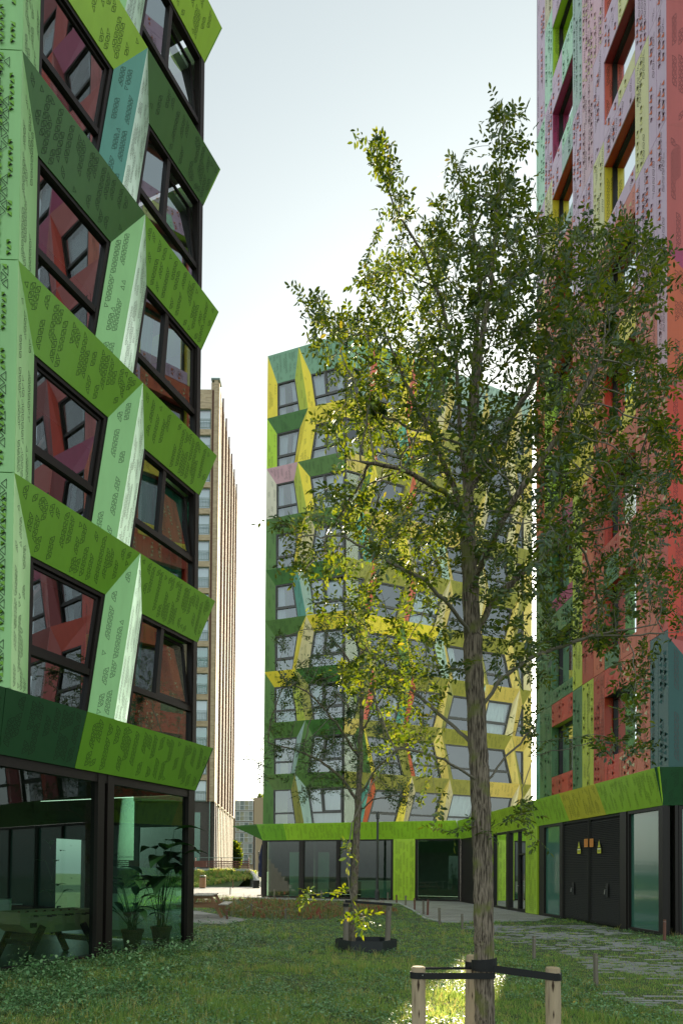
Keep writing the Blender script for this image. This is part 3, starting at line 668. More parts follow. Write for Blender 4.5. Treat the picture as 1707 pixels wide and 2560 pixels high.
# podium slab roof and back of house
mb = MB(); q = [PFw.P(-Lw, 0, -.05), PFw.P(0, 0, -.05), PR.P(0, 0, -.05), PQ.P(9, 0, -.05), Vector((17, 30, 0)), Vector((17, 47, 0)), Vector((-2.5, 50, 0))]
mb.prism([Vector((a.x, a.y, 3.9)) for a in q], (0, 0, .33), CONC); mb.build('roof', PD)
mb = MB()
LBK = mat('lobby_wall', (.20, .24, .22), rough=.7, noise=.2); LCT = mat('counter_white', (.55, .62, .58), rough=.5)
mb = MB(); mb.prism([PFw.P(-Lw+.3, .02, -7), PFw.P(-.3, .02, -7), PFw.P(-.3, 3.9, -7), PFw.P(-Lw+.3, 3.9, -7)], -PFw.n*.2, LBK); mb.build('room_wall', PD)
mb = MB(); mb.prism([PR.P(.4, .02, -1.6), PR.P(Lr-4, .02, -1.6), PR.P(Lr-4, 3.9, -1.6), PR.P(.4, 3.9, -1.6)], -PR.n*.2, LBK); mb.build('room_wall', PD)
mb = MB(); mb.prism([PFw.P(S(664), .02, -6.9), PFw.P(S(664), .02, -.4), PFw.P(S(664), 3.9, -.4), PFw.P(S(664), 3.9, -6.9)], PFw.d*.15, LBK); mb.build('room_wall', PD)
mb = MB(); mb.prism([PFw.P(S(700), .02, -1.3), PFw.P(S(735), .02, -1.3), PFw.P(S(735), 2.7, -1.3), PFw.P(S(700), 2.7, -1.3)], -PFw.n*.1, LCT); mb.build('room_wall', PD)
mb = MB(); mb.prism([PFw.P(S(770), .02, -1.5), PFw.P(S(798), .02, -1.5), PFw.P(S(798), 2.7, -1.5), PFw.P(S(770), 2.7, -1.5)], -PFw.n*.1, LCT); mb.build('room_wall', PD)
mb = MB(); mb.prism([PR.P(10.6, .02, -.8), PR.P(11.2, .02, -.8), PR.P(11.2, 3.3, -.8), PR.P(10.6, 3.3, -.8)], -PR.n*.1, P['limebright']); mb.build('room_wall', PD)
mb = MB(); mb.prism([PR.P(12.3, .02, -.8), PR.P(12.8, .02, -.8), PR.P(12.8, 3.3, -.8), PR.P(12.3, 3.3, -.8)], -PR.n*.1, P['limebright']); mb.build('room_wall', PD)
cn = thing('reception_counter', 'pale green white counter behind the glass in the centre of the far ground floor', 'counter', tuple(PFw.P(S(915), 0, -1.2)))
mb = MB(); a, b = S(888), S(976)
mb.prism([PFw.P(a, .05, -1.0), PFw.P(b, .05, -1.0), PFw.P(b, 1.0, -1.0), PFw.P(a, 1.0, -1.0)], -PFw.n*.7, LCT); mb.build('cabinet', cn)
mb = MB(); mb.prism([PFw.P(a-.25, 1.0, -.92), PFw.P(b+.1, 1.0, -.92), PFw.P(b+.1, 1.05, -.92), PFw.P(a-.25, 1.05, -.92)], -PFw.n*.85, SW); mb.build('worktop', cn)
# ============================================================ RIGHT TOWER
TF = Face((8.24, 17.2), (-.063, 1)); TF.n = Vector((-1, -.063, 0)).normalized()
TW = thing('apartment_tower', 'tall right tower clad in pink, orange, yellow and green metal planks with punched vents', 'building', (8.24, 17.2, 0))
sb = [0, .49, .90, 1.65, 2.67, 3.62, 4.40, 5.27, 6.06, 7.03, 7.99, 8.76, 9.24, 9.65]
# colour table rows r0 (lowest) .. r9, strips from far (a) to near
rows = {
 12: ['teal', 'midgreen', 'tgreen', 'salmon', 'salmon', 'salmon', 'lilac', 'mint', 'lilac', 'lilac'],
 11: ['tgreen', 'tgreen', 'midgreen', 'brick', 'salmon', 'yellow', 'lilac', 'mint', 'lilac', 'lilac'],
 10: ['tgreen', 'tgreen', 'tgreen', 'limebright', 'limebright', 'salmon', 'paleyellow', 'lilac', 'mint', 'sand'],
 9: ['brick', 'tgreen', 'magenta', 'salmon', 'salmon', 'salmon', 'lilac', 'lilac', 'lilac', 'lilac'],
 8: ['red', 'tgreen', 'magenta', 'salmon', 'salmon', 'salmon', 'greyteal', 'mint', 'mint', 'lilac'],
 7: ['tgreen', 'acid', 'acid', 'yellow', 'salmon', 'lilac', 'lilac', 'greyteal', 'greyteal', 'mint'],
 6: ['acid', 'brick', 'salmon', 'yellow', 'salmon', 'lilac', 'rose', 'pink', 'pink', 'pink'],
 5: ['brick', 'salmon', 'brick', 'salmon', 'salmon', 'paleyellow', 'lilac', 'pink', 'pink', 'lilac'],
 4: ['red', 'tgreen', 'brick', 'salmon', 'salmon', 'lilac', 'lilac', 'lilac', 'lilac', 'lilac'],
 3: ['salmon', 'salmon', 'salmon', 'yellow', 'salmon', 'lilac', 'paleyellow', 'lilac', 'lilac', 'lilac'],
 2: ['salmon', 'salmon', 'salmon', 'salmon', 'lilac', 'paleyellow', 'lilac', 'lilac', 'sand', 'lilac'],
 1: ['darkteal', 'salmon', 'salmon', 'salmon', 'lilac', 'lilac', 'lilac', 'lilac', 'lilac', 'lilac'],
 0: ['darkteal', 'red', 'salmon', 'rose', 'lilac', 'lilac', 'lilac', 'lilac', 'lilac', 'lilac']}
jam1 = ['tgreen', 'tgreen', 'tgreen', 'limebright', 'limebright', 'red', 'yellow', 'magenta', 'limebright', 'coral']
jam2 = ['brick', 'brick', 'red', 'red', 'mustard', 'yellow', 'coral', 'coral', 'coral', 'coral']
sof1 = ['acid', 'acid', 'brick', 'acid', 'brick', 'brick', 'brick', 'magenta', 'limebright', 'magenta']
sof2 = ['darkteal', 'brick', 'brick', 'winered', 'winered', 'brick', 'winered', 'winered', 'red', 'winered']
REC = .36
NR = 11
def jz(r): return 4.27 if r == 0 else 7.8+3.33*(r-1)
for r in range(NR):
    z0, z1 = jz(r), jz(r+1); rr = min(r, 9)
    sill = (5.0 if r == 0 else 8.31+3.33*(r-1)); head = (6.97 if r == 0 else 6.97+3.33*r)
    head = 6.97+3.33*r; sill = 5.10 if r == 0 else 4.98+3.33*r
    mb = MB()
    for j in range(13):
        s0, s1 = sb[j]+.006, sb[j+1]-.006; c = rows[j][rr]
        warm = ENGW if c in ('lilac', 'pink', 'salmon', 'rose', 'red', 'brick', 'coral', 'magenta') else ENG
        pcs = [(z0+.008, z1-.008)]
        if (3 <= j <= 4) or (8 <= j <= 9):
            pcs = [(z0+.008, sill), (head, z1-.008)]
        for a, b in pcs:
            if b-a < .05: continue
            q = [TF.P(s0, a, 0), TF.P(s1, a, 0), TF.P(s1, b, 0), TF.P(s0, b, 0)]
            mb.prism(q, -TF.n*.03, P[c])
            if r < 10:
                if j < 12: flaps(mb, q, warm, P[{'lilac': 'salmon', 'pink': 'sand', 'salmon': 'sand'}.get(c, c)], dens=.62, seed=900+r*13+j, cw=.13, ch=.16, side=TF.n)
                engrave(mb, q, warm, cw=.12, ch=.11, lw=.010, dens=.35, seed=1200+r*13+j, side=TF.n)
    mb.build('cladding', TW)
    for (s0, s1, jc, sc2, kd) in ((6.06, 7.99, jam1[rr], sof1[rr], 0), (1.65, 3.62, jam2[rr], sof2[rr], 1)):
        mb = MB()
        q = [TF.P(s1, sill, -.03), TF.P(s1, sill, -REC), TF.P(s1, head, -REC), TF.P(s1, head, -.03)]; mb.prism(q, TF.d*.03, P[jc])
        engrave(mb, [TF.P(s1-.001, sill, 0), TF.P(s1-.001, sill, -REC), TF.P(s1-.001, head, -REC), TF.P(s1-.001, head, 0)], ENG, side=-TF.d, seed=1500+r+kd, cw=.1, ch=.1, lw=.01, dens=.6)
        q = [TF.P(s0, sill, -.03), TF.P(s0, sill, -REC), TF.P(s0, head, -REC), TF.P(s0, head, -.03)]; mb.prism(q, -TF.d*.03, P[jc])
        q = [TF.P(s0, head, -.03), TF.P(s1, head, -.03), TF.P(s1, head, -REC), TF.P(s0, head, -REC)]; mb.prism(q, Vector((0, 0, .03)), P[sc2])
        q = [TF.P(s0, sill, -.03), TF.P(s1, sill, -.03), TF.P(s1, sill, -REC), TF.P(s0, sill, -REC)]; mb.prism(q, Vector((0, 0, -.03)), P[jc])
        mb.build('window_reveal', TW)
        Fw = Face((0, 0), (1, 0)); Fw.c = TF.P(0, 0, -REC); Fw.d = TF.d; Fw.n = TF.n
        window(Fw, [(s0+.01, sill+.01), (s1-.01, sill+.01), (s1-.01, head-.01), (s0+.01, head-.01)], TW, GLASSC, 'P', CURT, seed=1600+r*2+kd, o=.1)
mb = MB(); q = [TF.P(.5, 0, -1.6), TF.P(9.4, 0, -1.6), TF.P(9.4, 0, -9), TF.P(.5, 0, -9)]
mb.prism([Vector((a.x, a.y, 4.3)) for a in q], (0, 0, 36), DARKIN); mb.build('inner_core', TW)
mb = MB(); mb.prism([TF.P(.30, 4.3, -.12), TF.P(.30, 4.3, -9), TF.P(.30, 40, -9), TF.P(.30, 40, -.12)], TF.d*.08, DARKIN); mb.build('light_block_wall', TW)  # unseen wall added to stop light slipping through past the core
mb = MB(); mb.prism([TF.P(9.66, 4.3, .0), TF.P(9.66, 4.3, -9.5), TF.P(9.66, 40.8, -9.5), TF.P(9.66, 40.8, .0)], TF.d*.03, P['greyteal']); mb.build('end_wall', TW)
for r in range(NR+1):
    mb = MB(); z = jz(r)-.35
    q = [TF.P(.05, 0, -.05), TF.P(9.6, 0, -.05), TF.P(9.6, 0, -9.5), TF.P(.05, 0, -9.5)]
    mb.prism([Vector((a.x, a.y, z)) for a in q], (0, 0, .25), CONC); mb.build('floor_slab', TW)
# frontal zigzag elevation of the tower (mostly outside the frame, reflected in the left block)
TQ = Face((8.24, 17.2), (1, -.16)); TQ.n = Vector((-.16, -1, 0)).normalized()
fc = ['winered', 'rosered', 'magenta', 'rosered', 'red', 'magenta', 'winered']
RT = random.Random(11)
for r in range(NR):
    zt0, zt1 = 4.27+3.33*r, 4.27+3.33*(r+1); zh = zt1-.98
    par = r % 2
    nds = [0.0, 2.8, 5.6, 8.4]
    for i in range(4):
        nn = nds[i]+(.3 if (r+1) % 2 else -.3)*(i > 0); nm = nds[i]+(.3 if r % 2 else -.3)*(i > 0)
        mb = MB(); c1, c2 = ('darkteal', ['darkteal', 'red', 'red', 'salmon', 'rosered', 'rosered', 'salmon', 'rosered', 'rosered', 'rosered', 'rosered'][r]) if i == 0 else (RT.choice(fc), RT.choice(fc))
        if i > 0:
            slab(mb, TQ, [(nn, zt1, O), (nn-.4, zh, 0), (nm-.4, zt0, 0), (nm, zt0, O)], P[c1])
        p = [(nn, zt1, O if i else 0), (nn+.75, zh, -.02), (nm+.75, zt0, -.02), (nm, zt0, O if i else 0)]
        slab(mb, TQ, p, P[c2]); engrave(mb, [TQ.P(*v) for v in p], ENGW, side=TQ.n, seed=1700+r*4+i, cw=.12, ch=.1, lw=.010, dens=.6)
        mb.build('pillar_panel', TW)
        if i < 3:
            n2 = nds[i+1]+(.3 if (r+1) % 2 else -.3); m2 = nds[i+1]+(.3 if r % 2 else -.3); mb = MB()
            slab(mb, TQ, [(nn, zt1, O if i else 0), (n2, zt1, O), (n2-.4, zh, 0), (nn+.75, zh, -.02)], P[RT.choice(fc)]); mb.build('spandrel_panel', TW)
            window(TQ, [(nm+.75, zt0-.05), (m2-.4, zt0-.05), (n2-.4, zh), (nn+.75, zh)], TW, GLASSC, 'A', CURT, seed=1800+r*4+i)
# ============================================================ BRICK TOWER far left
def brickmat(name, c1, c2, mortar, sc_=1.0):
    m = bpy.data.materials.new(name); m.use_nodes = True; t = m.node_tree; b = t.nodes['Principled BSDF']; b.inputs['Roughness'].default_value = .85
    tc = t.nodes.new('ShaderNodeTexCoord'); mp = t.nodes.new('ShaderNodeMapping'); mp.inputs['Rotation'].default_value = (math.pi/2, 0, 0)
    bt = t.nodes.new('ShaderNodeTexBrick'); bt.inputs['Scale'].default_value = 1/sc_; bt.inputs['Color1'].default_value = (*c1, 1); bt.inputs['Color2'].default_value = (*c2, 1)
    bt.inputs['Mortar'].default_value = (*mortar, 1); bt.inputs['Brick Width'].default_value = .42; bt.inputs['Row Height'].default_value = .16; bt.inputs['Mortar Size'].default_value = .012; bt.inputs['Bias'].default_value = -.2
    t.links.new(tc.outputs['Object'], mp.inputs[0]); t.links.new(mp.outputs[0], bt.inputs[0])
    n = t.nodes.new('ShaderNodeTexNoise'); n.inputs['Scale'].default_value = .6
    mx = t.nodes.new('ShaderNodeMixRGB'); mx.blend_type = 'MULTIPLY'; mx.inputs[0].default_value = .35
    t.links.new(bt.outputs['Color'], mx.inputs[1]); t.links.new(n.outputs['Fac'], mx.inputs[2]); t.links.new(mx.outputs[0], b.inputs['Base Color'])
    return m
BR = brickmat('tan_brick', (.66, .50, .32), (.46, .33, .20), (.55, .47, .36))
BRD = mat('dark_brick', (.085, .075, .07), rough=.85, noise=.15, nscale=3)
PALE = mat('pale_stone', (.50, .43, .33), rough=.8, noise=.08, nscale=.5)
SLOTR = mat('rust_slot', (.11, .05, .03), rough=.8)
GR = mat('grey_green_metal', (.20, .26, .24), rough=.5)
BT = thing('brick_tower', 'tall narrow tan brick tower with balconies beyond the left block', 'building', (-14.2, 76, 0))
BF = Face((-14.2, 76), (-1, 0)); BF.n = Vector((0, -1, 0))
BS = Face((-14.2, 76), (-.066, 1)); BS.n = Vector((1, .066, 0)).normalized()
HT = 56.7; mb = MB()
# front wall pieces around the window column
zs = [9.2+3.01*k for k in range(16)]
mb.prism([BF.P(0, 9.2, 0), BF.P(.9, 9.2, 0), BF.P(.9, HT, 0), BF.P(0, HT, 0)], Vector((0, .4, 0)), BR)
mb.prism([BF.P(.12, 9.2, .12), BF.P(.55, 9.2, .12), BF.P(.55, HT+.2, .12), BF.P(.12, HT+.2, .12)], Vector((0, .115, 0)), BR)
mb.prism([BF.P(2.5, 9.2, 0), BF.P(9, 9.2, 0), BF.P(9, HT-.8, 0), BF.P(2.5, HT-.8, 0)], Vector((0, .4, 0)), BR)
for z in zs[1:]+[HT]:
    zq = z-.62 if z < HT else 54.38
    mb.prism([BF.P(.9, zq, 0), BF.P(2.5, zq, 0), BF.P(2.5, z if z < HT else HT-.8, 0), BF.P(.9, z if z < HT else HT-.8, 0)], Vector((0, .4, 0)), BR)
mb.build('wall', BT)
mb = MB(); mb.prism([BF.P(-.1, HT+.2, .2), BF.P(.9, HT+.2, .2), BF.P(.9, HT+.2, -1), BF.P(-.1, HT+.2, -1)], (0, 0, .2), GR); mb.build('parapet_cap', BT)
for k, z in enumerate(zs[:-1]):
    w_ = MB(); q = [(.95, z+.02), (2.45, z+.02), (2.45, z+2.36), (.95, z+2.36)]
    ring(w_, BF, q, .07, -.30, -.2, GR); wo_ = w_.build('window', BT)
    g = MB(); g.poly([BF.P(.95, z+.05, -.25), BF.P(2.45, z+.05, -.25), BF.P(2.45, z+2.3, -.25), BF.P(.95, z+2.3, -.25)], GLASSC)
    g.build('pane', wo_)
    cmb = MB(); cmb.poly([BF.P(.95, z+.05, -.5), BF.P(2.45, z+.05, -.5), BF.P(2.45, z+2.3, -.5), BF.P(.95, z+2.3, -.5)], CURT if k not in (4, 5, 2) else [P['yellow'], CURTG, CURTG][k % 3]); cmb.build('curtain', wo_)
    r_ = MB()
    for zz in (.12, .98, 1.12): r_.bar(BF.P(.98, z+zz, .06), BF.P(2.42, z+zz, .06), .05, .05, GR)
    for i in range(9): r_.bar(BF.P(1.0+i*.175, z+.12, .06), BF.P(1.0+i*.175, z+.98, .06), .03, .03, GR)
    r_.build('balcony_railing', BT)
mb = MB()   # long side: pale piers with recessed slots
for i in range(7):
    s0 = .15+i*3.55; s1 = s0+2.75 if i < 6 else 24.9
    hz = HT-.3
    mb.prism([BS.P(s0, 9.2, 0), BS.P(s1, 9.2, 0), BS.P(s1, hz, 0), BS.P(s0, hz, 0)], -BS.n*.5, PALE)
for i in range(6):
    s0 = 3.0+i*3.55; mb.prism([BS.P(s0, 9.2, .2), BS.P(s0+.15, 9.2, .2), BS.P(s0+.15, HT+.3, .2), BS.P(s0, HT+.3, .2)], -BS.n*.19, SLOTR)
for i in range(7):
    s0 = 1.4+i*3.55; mb.prism([BS.P(s0, 9.2, .06), BS.P(s0+.1, 9.2, .06), BS.P(s0+.1, HT, .06), BS.P(s0, HT, .06)], -BS.n*.05, BR)
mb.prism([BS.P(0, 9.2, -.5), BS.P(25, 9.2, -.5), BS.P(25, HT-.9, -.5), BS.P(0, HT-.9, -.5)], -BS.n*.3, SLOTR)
mb.build('wall', BT)
mb = MB()
for z in zs:
    for i in range(7):
        s0 = .15+i*3.55; mb.prism([BS.P(s0+.02, z-.04, .012), BS.P(s0+2.72, z-.04, .012), BS.P(s0+2.72, z+.04, .012), BS.P(s0+.02, z+.04, .012)], -BS.n*.01, BR)
        if i < 6: mb.prism([BS.P(s0+2.78, z-.2, -.1), BS.P(s0+3.5, z-.2, -.1), BS.P(s0+3.5, z+.05, -.1), BS.P(s0+2.78, z+.05, -.1)], -BS.n*.38, PALE)
mb.build('string_course', BT)
mb = MB(); mb.prism([BF.P(.0, 0, -.3), BF.P(9, 0, -.3), BF.P(9, 9.2, -.3), BF.P(0, 9.2, -.3)], Vector((0, .4, 0)), BRD)
mb.prism([BF.P(1.6, .5, -.27), BF.P(3.2, .5, -.27), BF.P(3.2, 8, -.27), BF.P(1.6, 8, -.27)], Vector((0, .02, 0)), FROST)
for i in range(14): mb.prism([BS.P(.4+i*1.8, 0, -.2), BS.P(1.0+i*1.8, 0, -.2), BS.P(1.0+i*1.8, 9.2, -.2), BS.P(.4+i*1.8, 9.2, -.2)], -BS.n*.3, BRD if i < 3 else PALE)
mb.prism([BS.P(0, 0, -.45), BS.P(25, 0, -.45), BS.P(25, 9.2, -.45), BS.P(0, 9.2, -.45)], -BS.n*.1, FROST)
mb.build('plinth', BT)
mb = MB(); mb.prism([BF.P(.3, 9.3, -1.2), BF.P(9, 9.3, -1.2), BF.P(9, HT-1, -1.2), BF.P(.3, HT-1, -1.2)], Vector((-1.5, 23, 0)), DARKIN); mb.build('inner_core', BT)
# ============================================================ distant flats
TAN = mat('tan_render', (.44, .33, .21), rough=.85, noise=.08, nscale=.3); WFR = mat('white_frame', (.72, .72, .70), rough=.5)
FB = thing('block_of_flats', 'distant low tan block of flats with white window stack between the two towers', 'building', (-20, 160, 0))
FF = Face((-26, 160), (1, 0)); FF.n = Vector((0, -1, 0))
mb = MB(); mb.prism([FF.P(-6, 0, 0), FF.P(.9, 0, 0), FF.P(.9, 18.4, 0), FF.P(-6, 18.4, 0)], (0, 10, 0), TAN); mb.prism([FF.P(5.4, 0, 0), FF.P(16, 0, 0), FF.P(16, 18.6, 0), FF.P(5.4, 18.6, 0)], (0, 10, 0), TAN)
mb.prism([FF.P(.9, 0, -.6), FF.P(5.4, 0, -.6), FF.P(5.4, 17.9, -.6), FF.P(.9, 17.9, -.6)], (0, 10, 0), TAN); mb.build('wall', FB)
CLEARG = glassmat('clear_glass', (.92, .93, .9), .02)
PINT = [mat('flat_curtain_a', (.55, .50, .30), rough=.9), mat('flat_curtain_b', (.25, .30, .28), rough=.9), mat('flat_curtain_c', (.6, .6, .55), rough=.9)]
for k in range(6):
    z = 3.0+k*2.52; w_ = MB(); a0, a1 = 1.1, 5.2
    ring(w_, FF, [(a0, z), (a1, z), (a1, z+2.3), (a0, z+2.3)], .12, -.3, .02, WFR)
    for i in range(1, 4): w_.prism([FF.P(a0+i*1.02-.05, z+.1, 0), FF.P(a0+i*1.02+.05, z+.1, 0), FF.P(a0+i*1.02+.05, z+2.2, 0), FF.P(a0+i*1.02-.05, z+2.2, 0)], (0, .2, 0), WFR)
    w_.prism([FF.P(a0+.1, z+1.1, .01), FF.P(a1-.1, z+1.1, .01), FF.P(a1-.1, z+1.2, .01), FF.P(a0+.1, z+1.2, .01)], (0, .2, 0), WFR)
    wb = w_.build('window', FB); g = MB()
    for i in range(4): g.poly([FF.P(a0+i*1.02, z+.1, -.35), FF.P(a0+i*1.02+1.02, z+.1, -.35), FF.P(a0+i*1.02+1.02, z+2.2, -.35), FF.P(a0+i*1.02, z+2.2, -.35)], PINT[(i*2+k) % 3])
    g.poly([FF.P(a0, z+.1, -.1), FF.P(a1, z+.1, -.1), FF.P(a1, z+2.2, -.1), FF.P(a0, z+2.2, -.1)], CLEARG); g.build('pane', wb)
# ============================================================ GROUND
def sheet(name, pts, z, m, kind='structure', th=None):
    mb = MB(); mb.poly([(p[0], p[1], z) for p in pts], m) if th is None else mb.prism([(p[0], p[1], z-th) for p in pts], (0, 0, th), m)
    o = mb.build(name); return tag(o, kind=kind)
def soilmat():
    m = bpy.data.materials.new('turf_soil'); m.use_nodes = True; t = m.node_tree; b = t.nodes['Principled BSDF']; b.inputs['Roughness'].default_value = .95
    tc = t.nodes.new('ShaderNodeTexCoord'); n = t.nodes.new('ShaderNodeTexNoise'); n.inputs['Scale'].default_value = 1.3; n.inputs['Detail'].default_value = 12; n.inputs['Roughness'].default_value = .75
    r = t.nodes.new('ShaderNodeValToRGB'); e = r.color_ramp.elements; e[0].position = .32; e[0].color = (.04, .055, .02, 1); e[1].position = .7; e[1].color = (.09, .14, .04, 1)
    t.links.new(tc.outputs['Object'], n.inputs['Vector']); t.links.new(n.outputs['Fac'], r.inputs[0]); t.links.new(r.outputs[0], b.inputs['Base Color'])
    MATS['turf_soil'] = m; return m
SOIL = soilmat()
sheet('ground', [(-700, -60), (700, -60), (700, 900), (-700, 900)], 0, SOIL)
def pavemat(name, c1, c2, sx, sy, mort):
    m = bpy.data.materials.new(name); m.use_nodes = True; t = m.node_tree; b = t.nodes['Principled BSDF']; b.inputs['Roughness'].default_value = .8
    tc = t.nodes.new('ShaderNodeTexCoord'); bt = t.nodes.new('ShaderNodeTexBrick'); bt.inputs['Scale'].default_value = 1; bt.inputs['Brick Width'].default_value = sx; bt.inputs['Row Height'].default_value = sy
    bt.inputs['Color1'].default_value = (*c1, 1); bt.inputs['Color2'].default_value = (*c2, 1); bt.inputs['Mortar'].default_value = (*mort, 1); bt.inputs['Mortar Size'].default_value = .012
    t.links.new(tc.outputs['Object'], bt.inputs[0])
    n = t.nodes.new('ShaderNodeTexNoise'); n.inputs['Scale'].default_value = .9; n.inputs['Detail'].default_value = 8
    t.links.new(tc.outputs['Object'], n.inputs['Vector'])
    mx = t.nodes.new('ShaderNodeMixRGB'); mx.blend_type = 'OVERLAY'; mx.inputs[0].default_value = .5
    t.links.new(bt.outputs['Color'], mx.inputs[1]); t.links.new(n.outputs['Fac'], mx.inputs[2]); t.links.new(mx.outputs[0], b.inputs['Base Color']); return m
PAVE = pavemat('paving_stone', (.38, .36, .33), (.31, .30, .28), .30, .12, (.16, .15, .12))
gp = lambda x, y: (ground(x, y).x, ground(x, y).y)
pB = PR.P(7.0, 0, 0)
pave_far = [tuple(PFw.P(-Lw-6, 0, .0)[:2]), tuple(PFw.P(0, 0, -.1)[:2]), (pB.x+.05, pB.y), gp(1345, 2302), gp(1200, 2306), gp(1110, 2306), gp(1065, 2297), gp(1034, 2276), gp(1000, 2259), gp(840, 2251), gp(700, 2249), gp(655, 2246), gp(600, 2243)]
sheet('paving', pave_far, .004, PAVE)
path_l = [gp(440, 2241), gp(520, 2237), gp(600, 2242), gp(655, 2245), gp(662, 2217), gp(512, 2217), gp(440, 2229)]
sheet('path', path_l, .008, PAVE)
pad = [gp(430, 2272), gp(500, 2279), gp(560, 2290), gp(625, 2300), gp(560, 2312), gp(430, 2306)]
sheet('picnic_paving', pad, .012, PAVE)
plaza_r = [(3.9, 6.0), (7.0, 5.8), (7.9, 17.0), (7.6, 20.8), (3.9, 20.8), (3.5, 14)]
# grass pavers: rows of concrete strips set in turf
STRIP = mat('paver_concrete', (.34, .33, .33), rough=.9, noise=.25, nscale=5)
mb = MB(); R_ = random.Random(3)
y = 6.0
while y < 20.6:
    x0 = 3.75 + .5*math.sin(y*.6) + max(0, 9-y)*.15; x1 = 6.9 + (y-6)*.045
    x = x0 + R_.random()*.3
    while x < x1:
        L = R_.uniform(.18, .42)
        cov = .5+.5*math.sin(x*2.1+y*.9)+.35*math.sin(y*2.3-x*1.3)
        if R_.random() < .18+.62*cov:
            mb.prism([(x, y, 0), (x+L, y, 0), (x+L, y+.05, 0), (x, y+.05, 0)], (0, 0, .010+R_.random()*.003), STRIP)
        x += L + R_.choice((.02, .02, .05, .2))
    y += .15
tag(mb.build('grass_paving'), kind='structure')
def inpoly(px_, py_, poly):
    r = np.zeros(len(px_), bool); n = len(poly); j = n-1
    for i in range(n):
        xi, yi = poly[i][:2]; xj, yj = poly[j][:2]
        c = ((yi > py_) != (yj > py_)) & (px_ < (xj-xi)*(py_-yi)/(yj-yi+1e-12)+xi); r ^= c; j = i
    return r
inroom = [tuple(LF.P(-9, 0, -.0)[:2]), tuple(LF.P(0, 0, -.0)[:2]), tuple(LF.P(0, 0, -9)[:2]), tuple(LF.P(-9, 0, -9)[:2])]
podp = [tuple(PFw.P(-Lw, 0, 0)[:2]), (6.3, 36.2), (8.16, 17.37), tuple(PQ.P(9, 0, 0)[:2]), (20, 50), (-4, 60)]
flower = [gp(470, 2247), gp(560, 2246), gp(700, 2252), gp(960, 2262), gp(1000, 2285), gp(860, 2296), gp(700, 2305), gp(560, 2288)]
def pn(x, y, s=1.0):   # cheap smooth variation
    return (np.sin(x*1.7*s+y*.6*s)+np.sin(y*2.3*s-x*.9*s+1.3)+np.sin((x+y)*3.7*s+2))/3
def scatter(n, y0, y1, spread=.56, xlim=None):
    y = y0*(y1/y0)**rng.random(n); x = (rng.random(n)*2-1)*spread*y
    return x, y
GM = [mat('grass_a', (.12, .27, .07), rough=.6), mat('grass_b', (.20, .38, .12), rough=.6), mat('grass_dry', (.40, .38, .17), rough=.7)]
for g_ in GM:
    t_ = g_.node_tree; b_ = t_.nodes['Principled BSDF']; o_ = t_.nodes['Material Output']
    tr_ = t_.nodes.new('ShaderNodeBsdfTranslucent'); c_ = b_.inputs['Base Color'].default_value; tr_.inputs[0].default_value = (min(1, c_[0]*3.6), min(1, c_[1]*2.2), c_[2]*1.2, 1)
    mx_ = t_.nodes.new('ShaderNodeMixShader'); mx_.inputs[0].default_value = .45
    t_.links.new(b_.outputs[0], mx_.inputs[1]); t_.links.new(tr_.outputs[0], mx_.inputs[2]); t_.links.new(mx_.outputs[0], o_.inputs[0])
def blades(name, n, y0, y1, h, wd, per=6, keep=None, hmul=None, dry=.12, lean=.5, mats=GM, spread=.56, zbase=0):
    x, y = scatter(n, y0, y1, spread)
    ok = ~(inpoly(x, y, inroom) | inpoly(x, y, podp) | inpoly(x, y, pave_far) | inpoly(x, y, path_l) | inpoly(x, y, pad))
    if keep is not None: ok &= keep(x, y)
    x = x[ok]; y = y[ok]; n = len(x)
    hh_ = h*(.55+.45*pn(x, y))*(hmul(x, y) if hmul is not None else 1)
    X = np.repeat(x, per)+rng.normal(0, .035, n*per); Y = np.repeat(y, per)+rng.normal(0, .035, n*per); H = np.repeat(hh_, per)*(.5+.9*rng.random(n*per)); H = np.maximum(H, .015)
    N = n*per; a = rng.random(N)*2*np.pi; b = rng.random(N)*2*np.pi; W = wd*(.6+.8*rng.random(N)); ln = lean*H*rng.random(N)
    V = np.zeros((N, 5, 3)); cx, sx = np.cos(a), np.sin(a); lx, ly = np.cos(b)*ln, np.sin(b)*ln
    Z = zbase(X, Y) if callable(zbase) else zbase
    for k, (f, w_, hz) in enumerate(((0, -1, 0), (0, 1, 0), (.35, .75, .55), (.35, -.75, .55), (1, 0, 1))):
        V[:, k, 0] = X+lx*f+cx*W*w_*.5; V[:, k, 1] = Y+ly*f+sx*W*w_*.5; V[:, k, 2] = H*hz*(1-.25*f)+Z
    base = np.arange(N)[:, None]*5
    T = np.concatenate([base+np.array([[0, 1, 2]]), base+np.array([[0, 2, 3]]), base+np.array([[3, 2, 4]])], 1).reshape(-1, 3)
    mi = np.repeat(np.where(np.repeat(rng.random(n), per) < dry, 2, (rng.random(N) < .45).astype(int)), 3)
    return tag(np_obj(name, V.reshape(-1, 3), T, mats, mi), kind='stuff')
onpav = lambda x, y: inpoly(x, y, plaza_r)
hm = lambda x, y: np.where(onpav(x, y), .55, .75+.55*(pn(x, y, .45) > .1))
thin = lambda x, y: (~onpav(x, y)) | (rng.random(len(x)) < .9)
nof = lambda x, y: ~inpoly(x, y, flower)
blades('lawn_grass', 28000, 5.6, 13, .095, .0055, 7, thin, hm)
blades('lawn_grass', 20000, 13, 42, .10, .011, 6, lambda x, y: thin(x, y) & nof(x, y), hm)
blades('rough_grass', 2200, 5.6, 20, .26, .006, 7, lambda x, y: ~onpav(x, y), None, dry=.35, lean=.8)
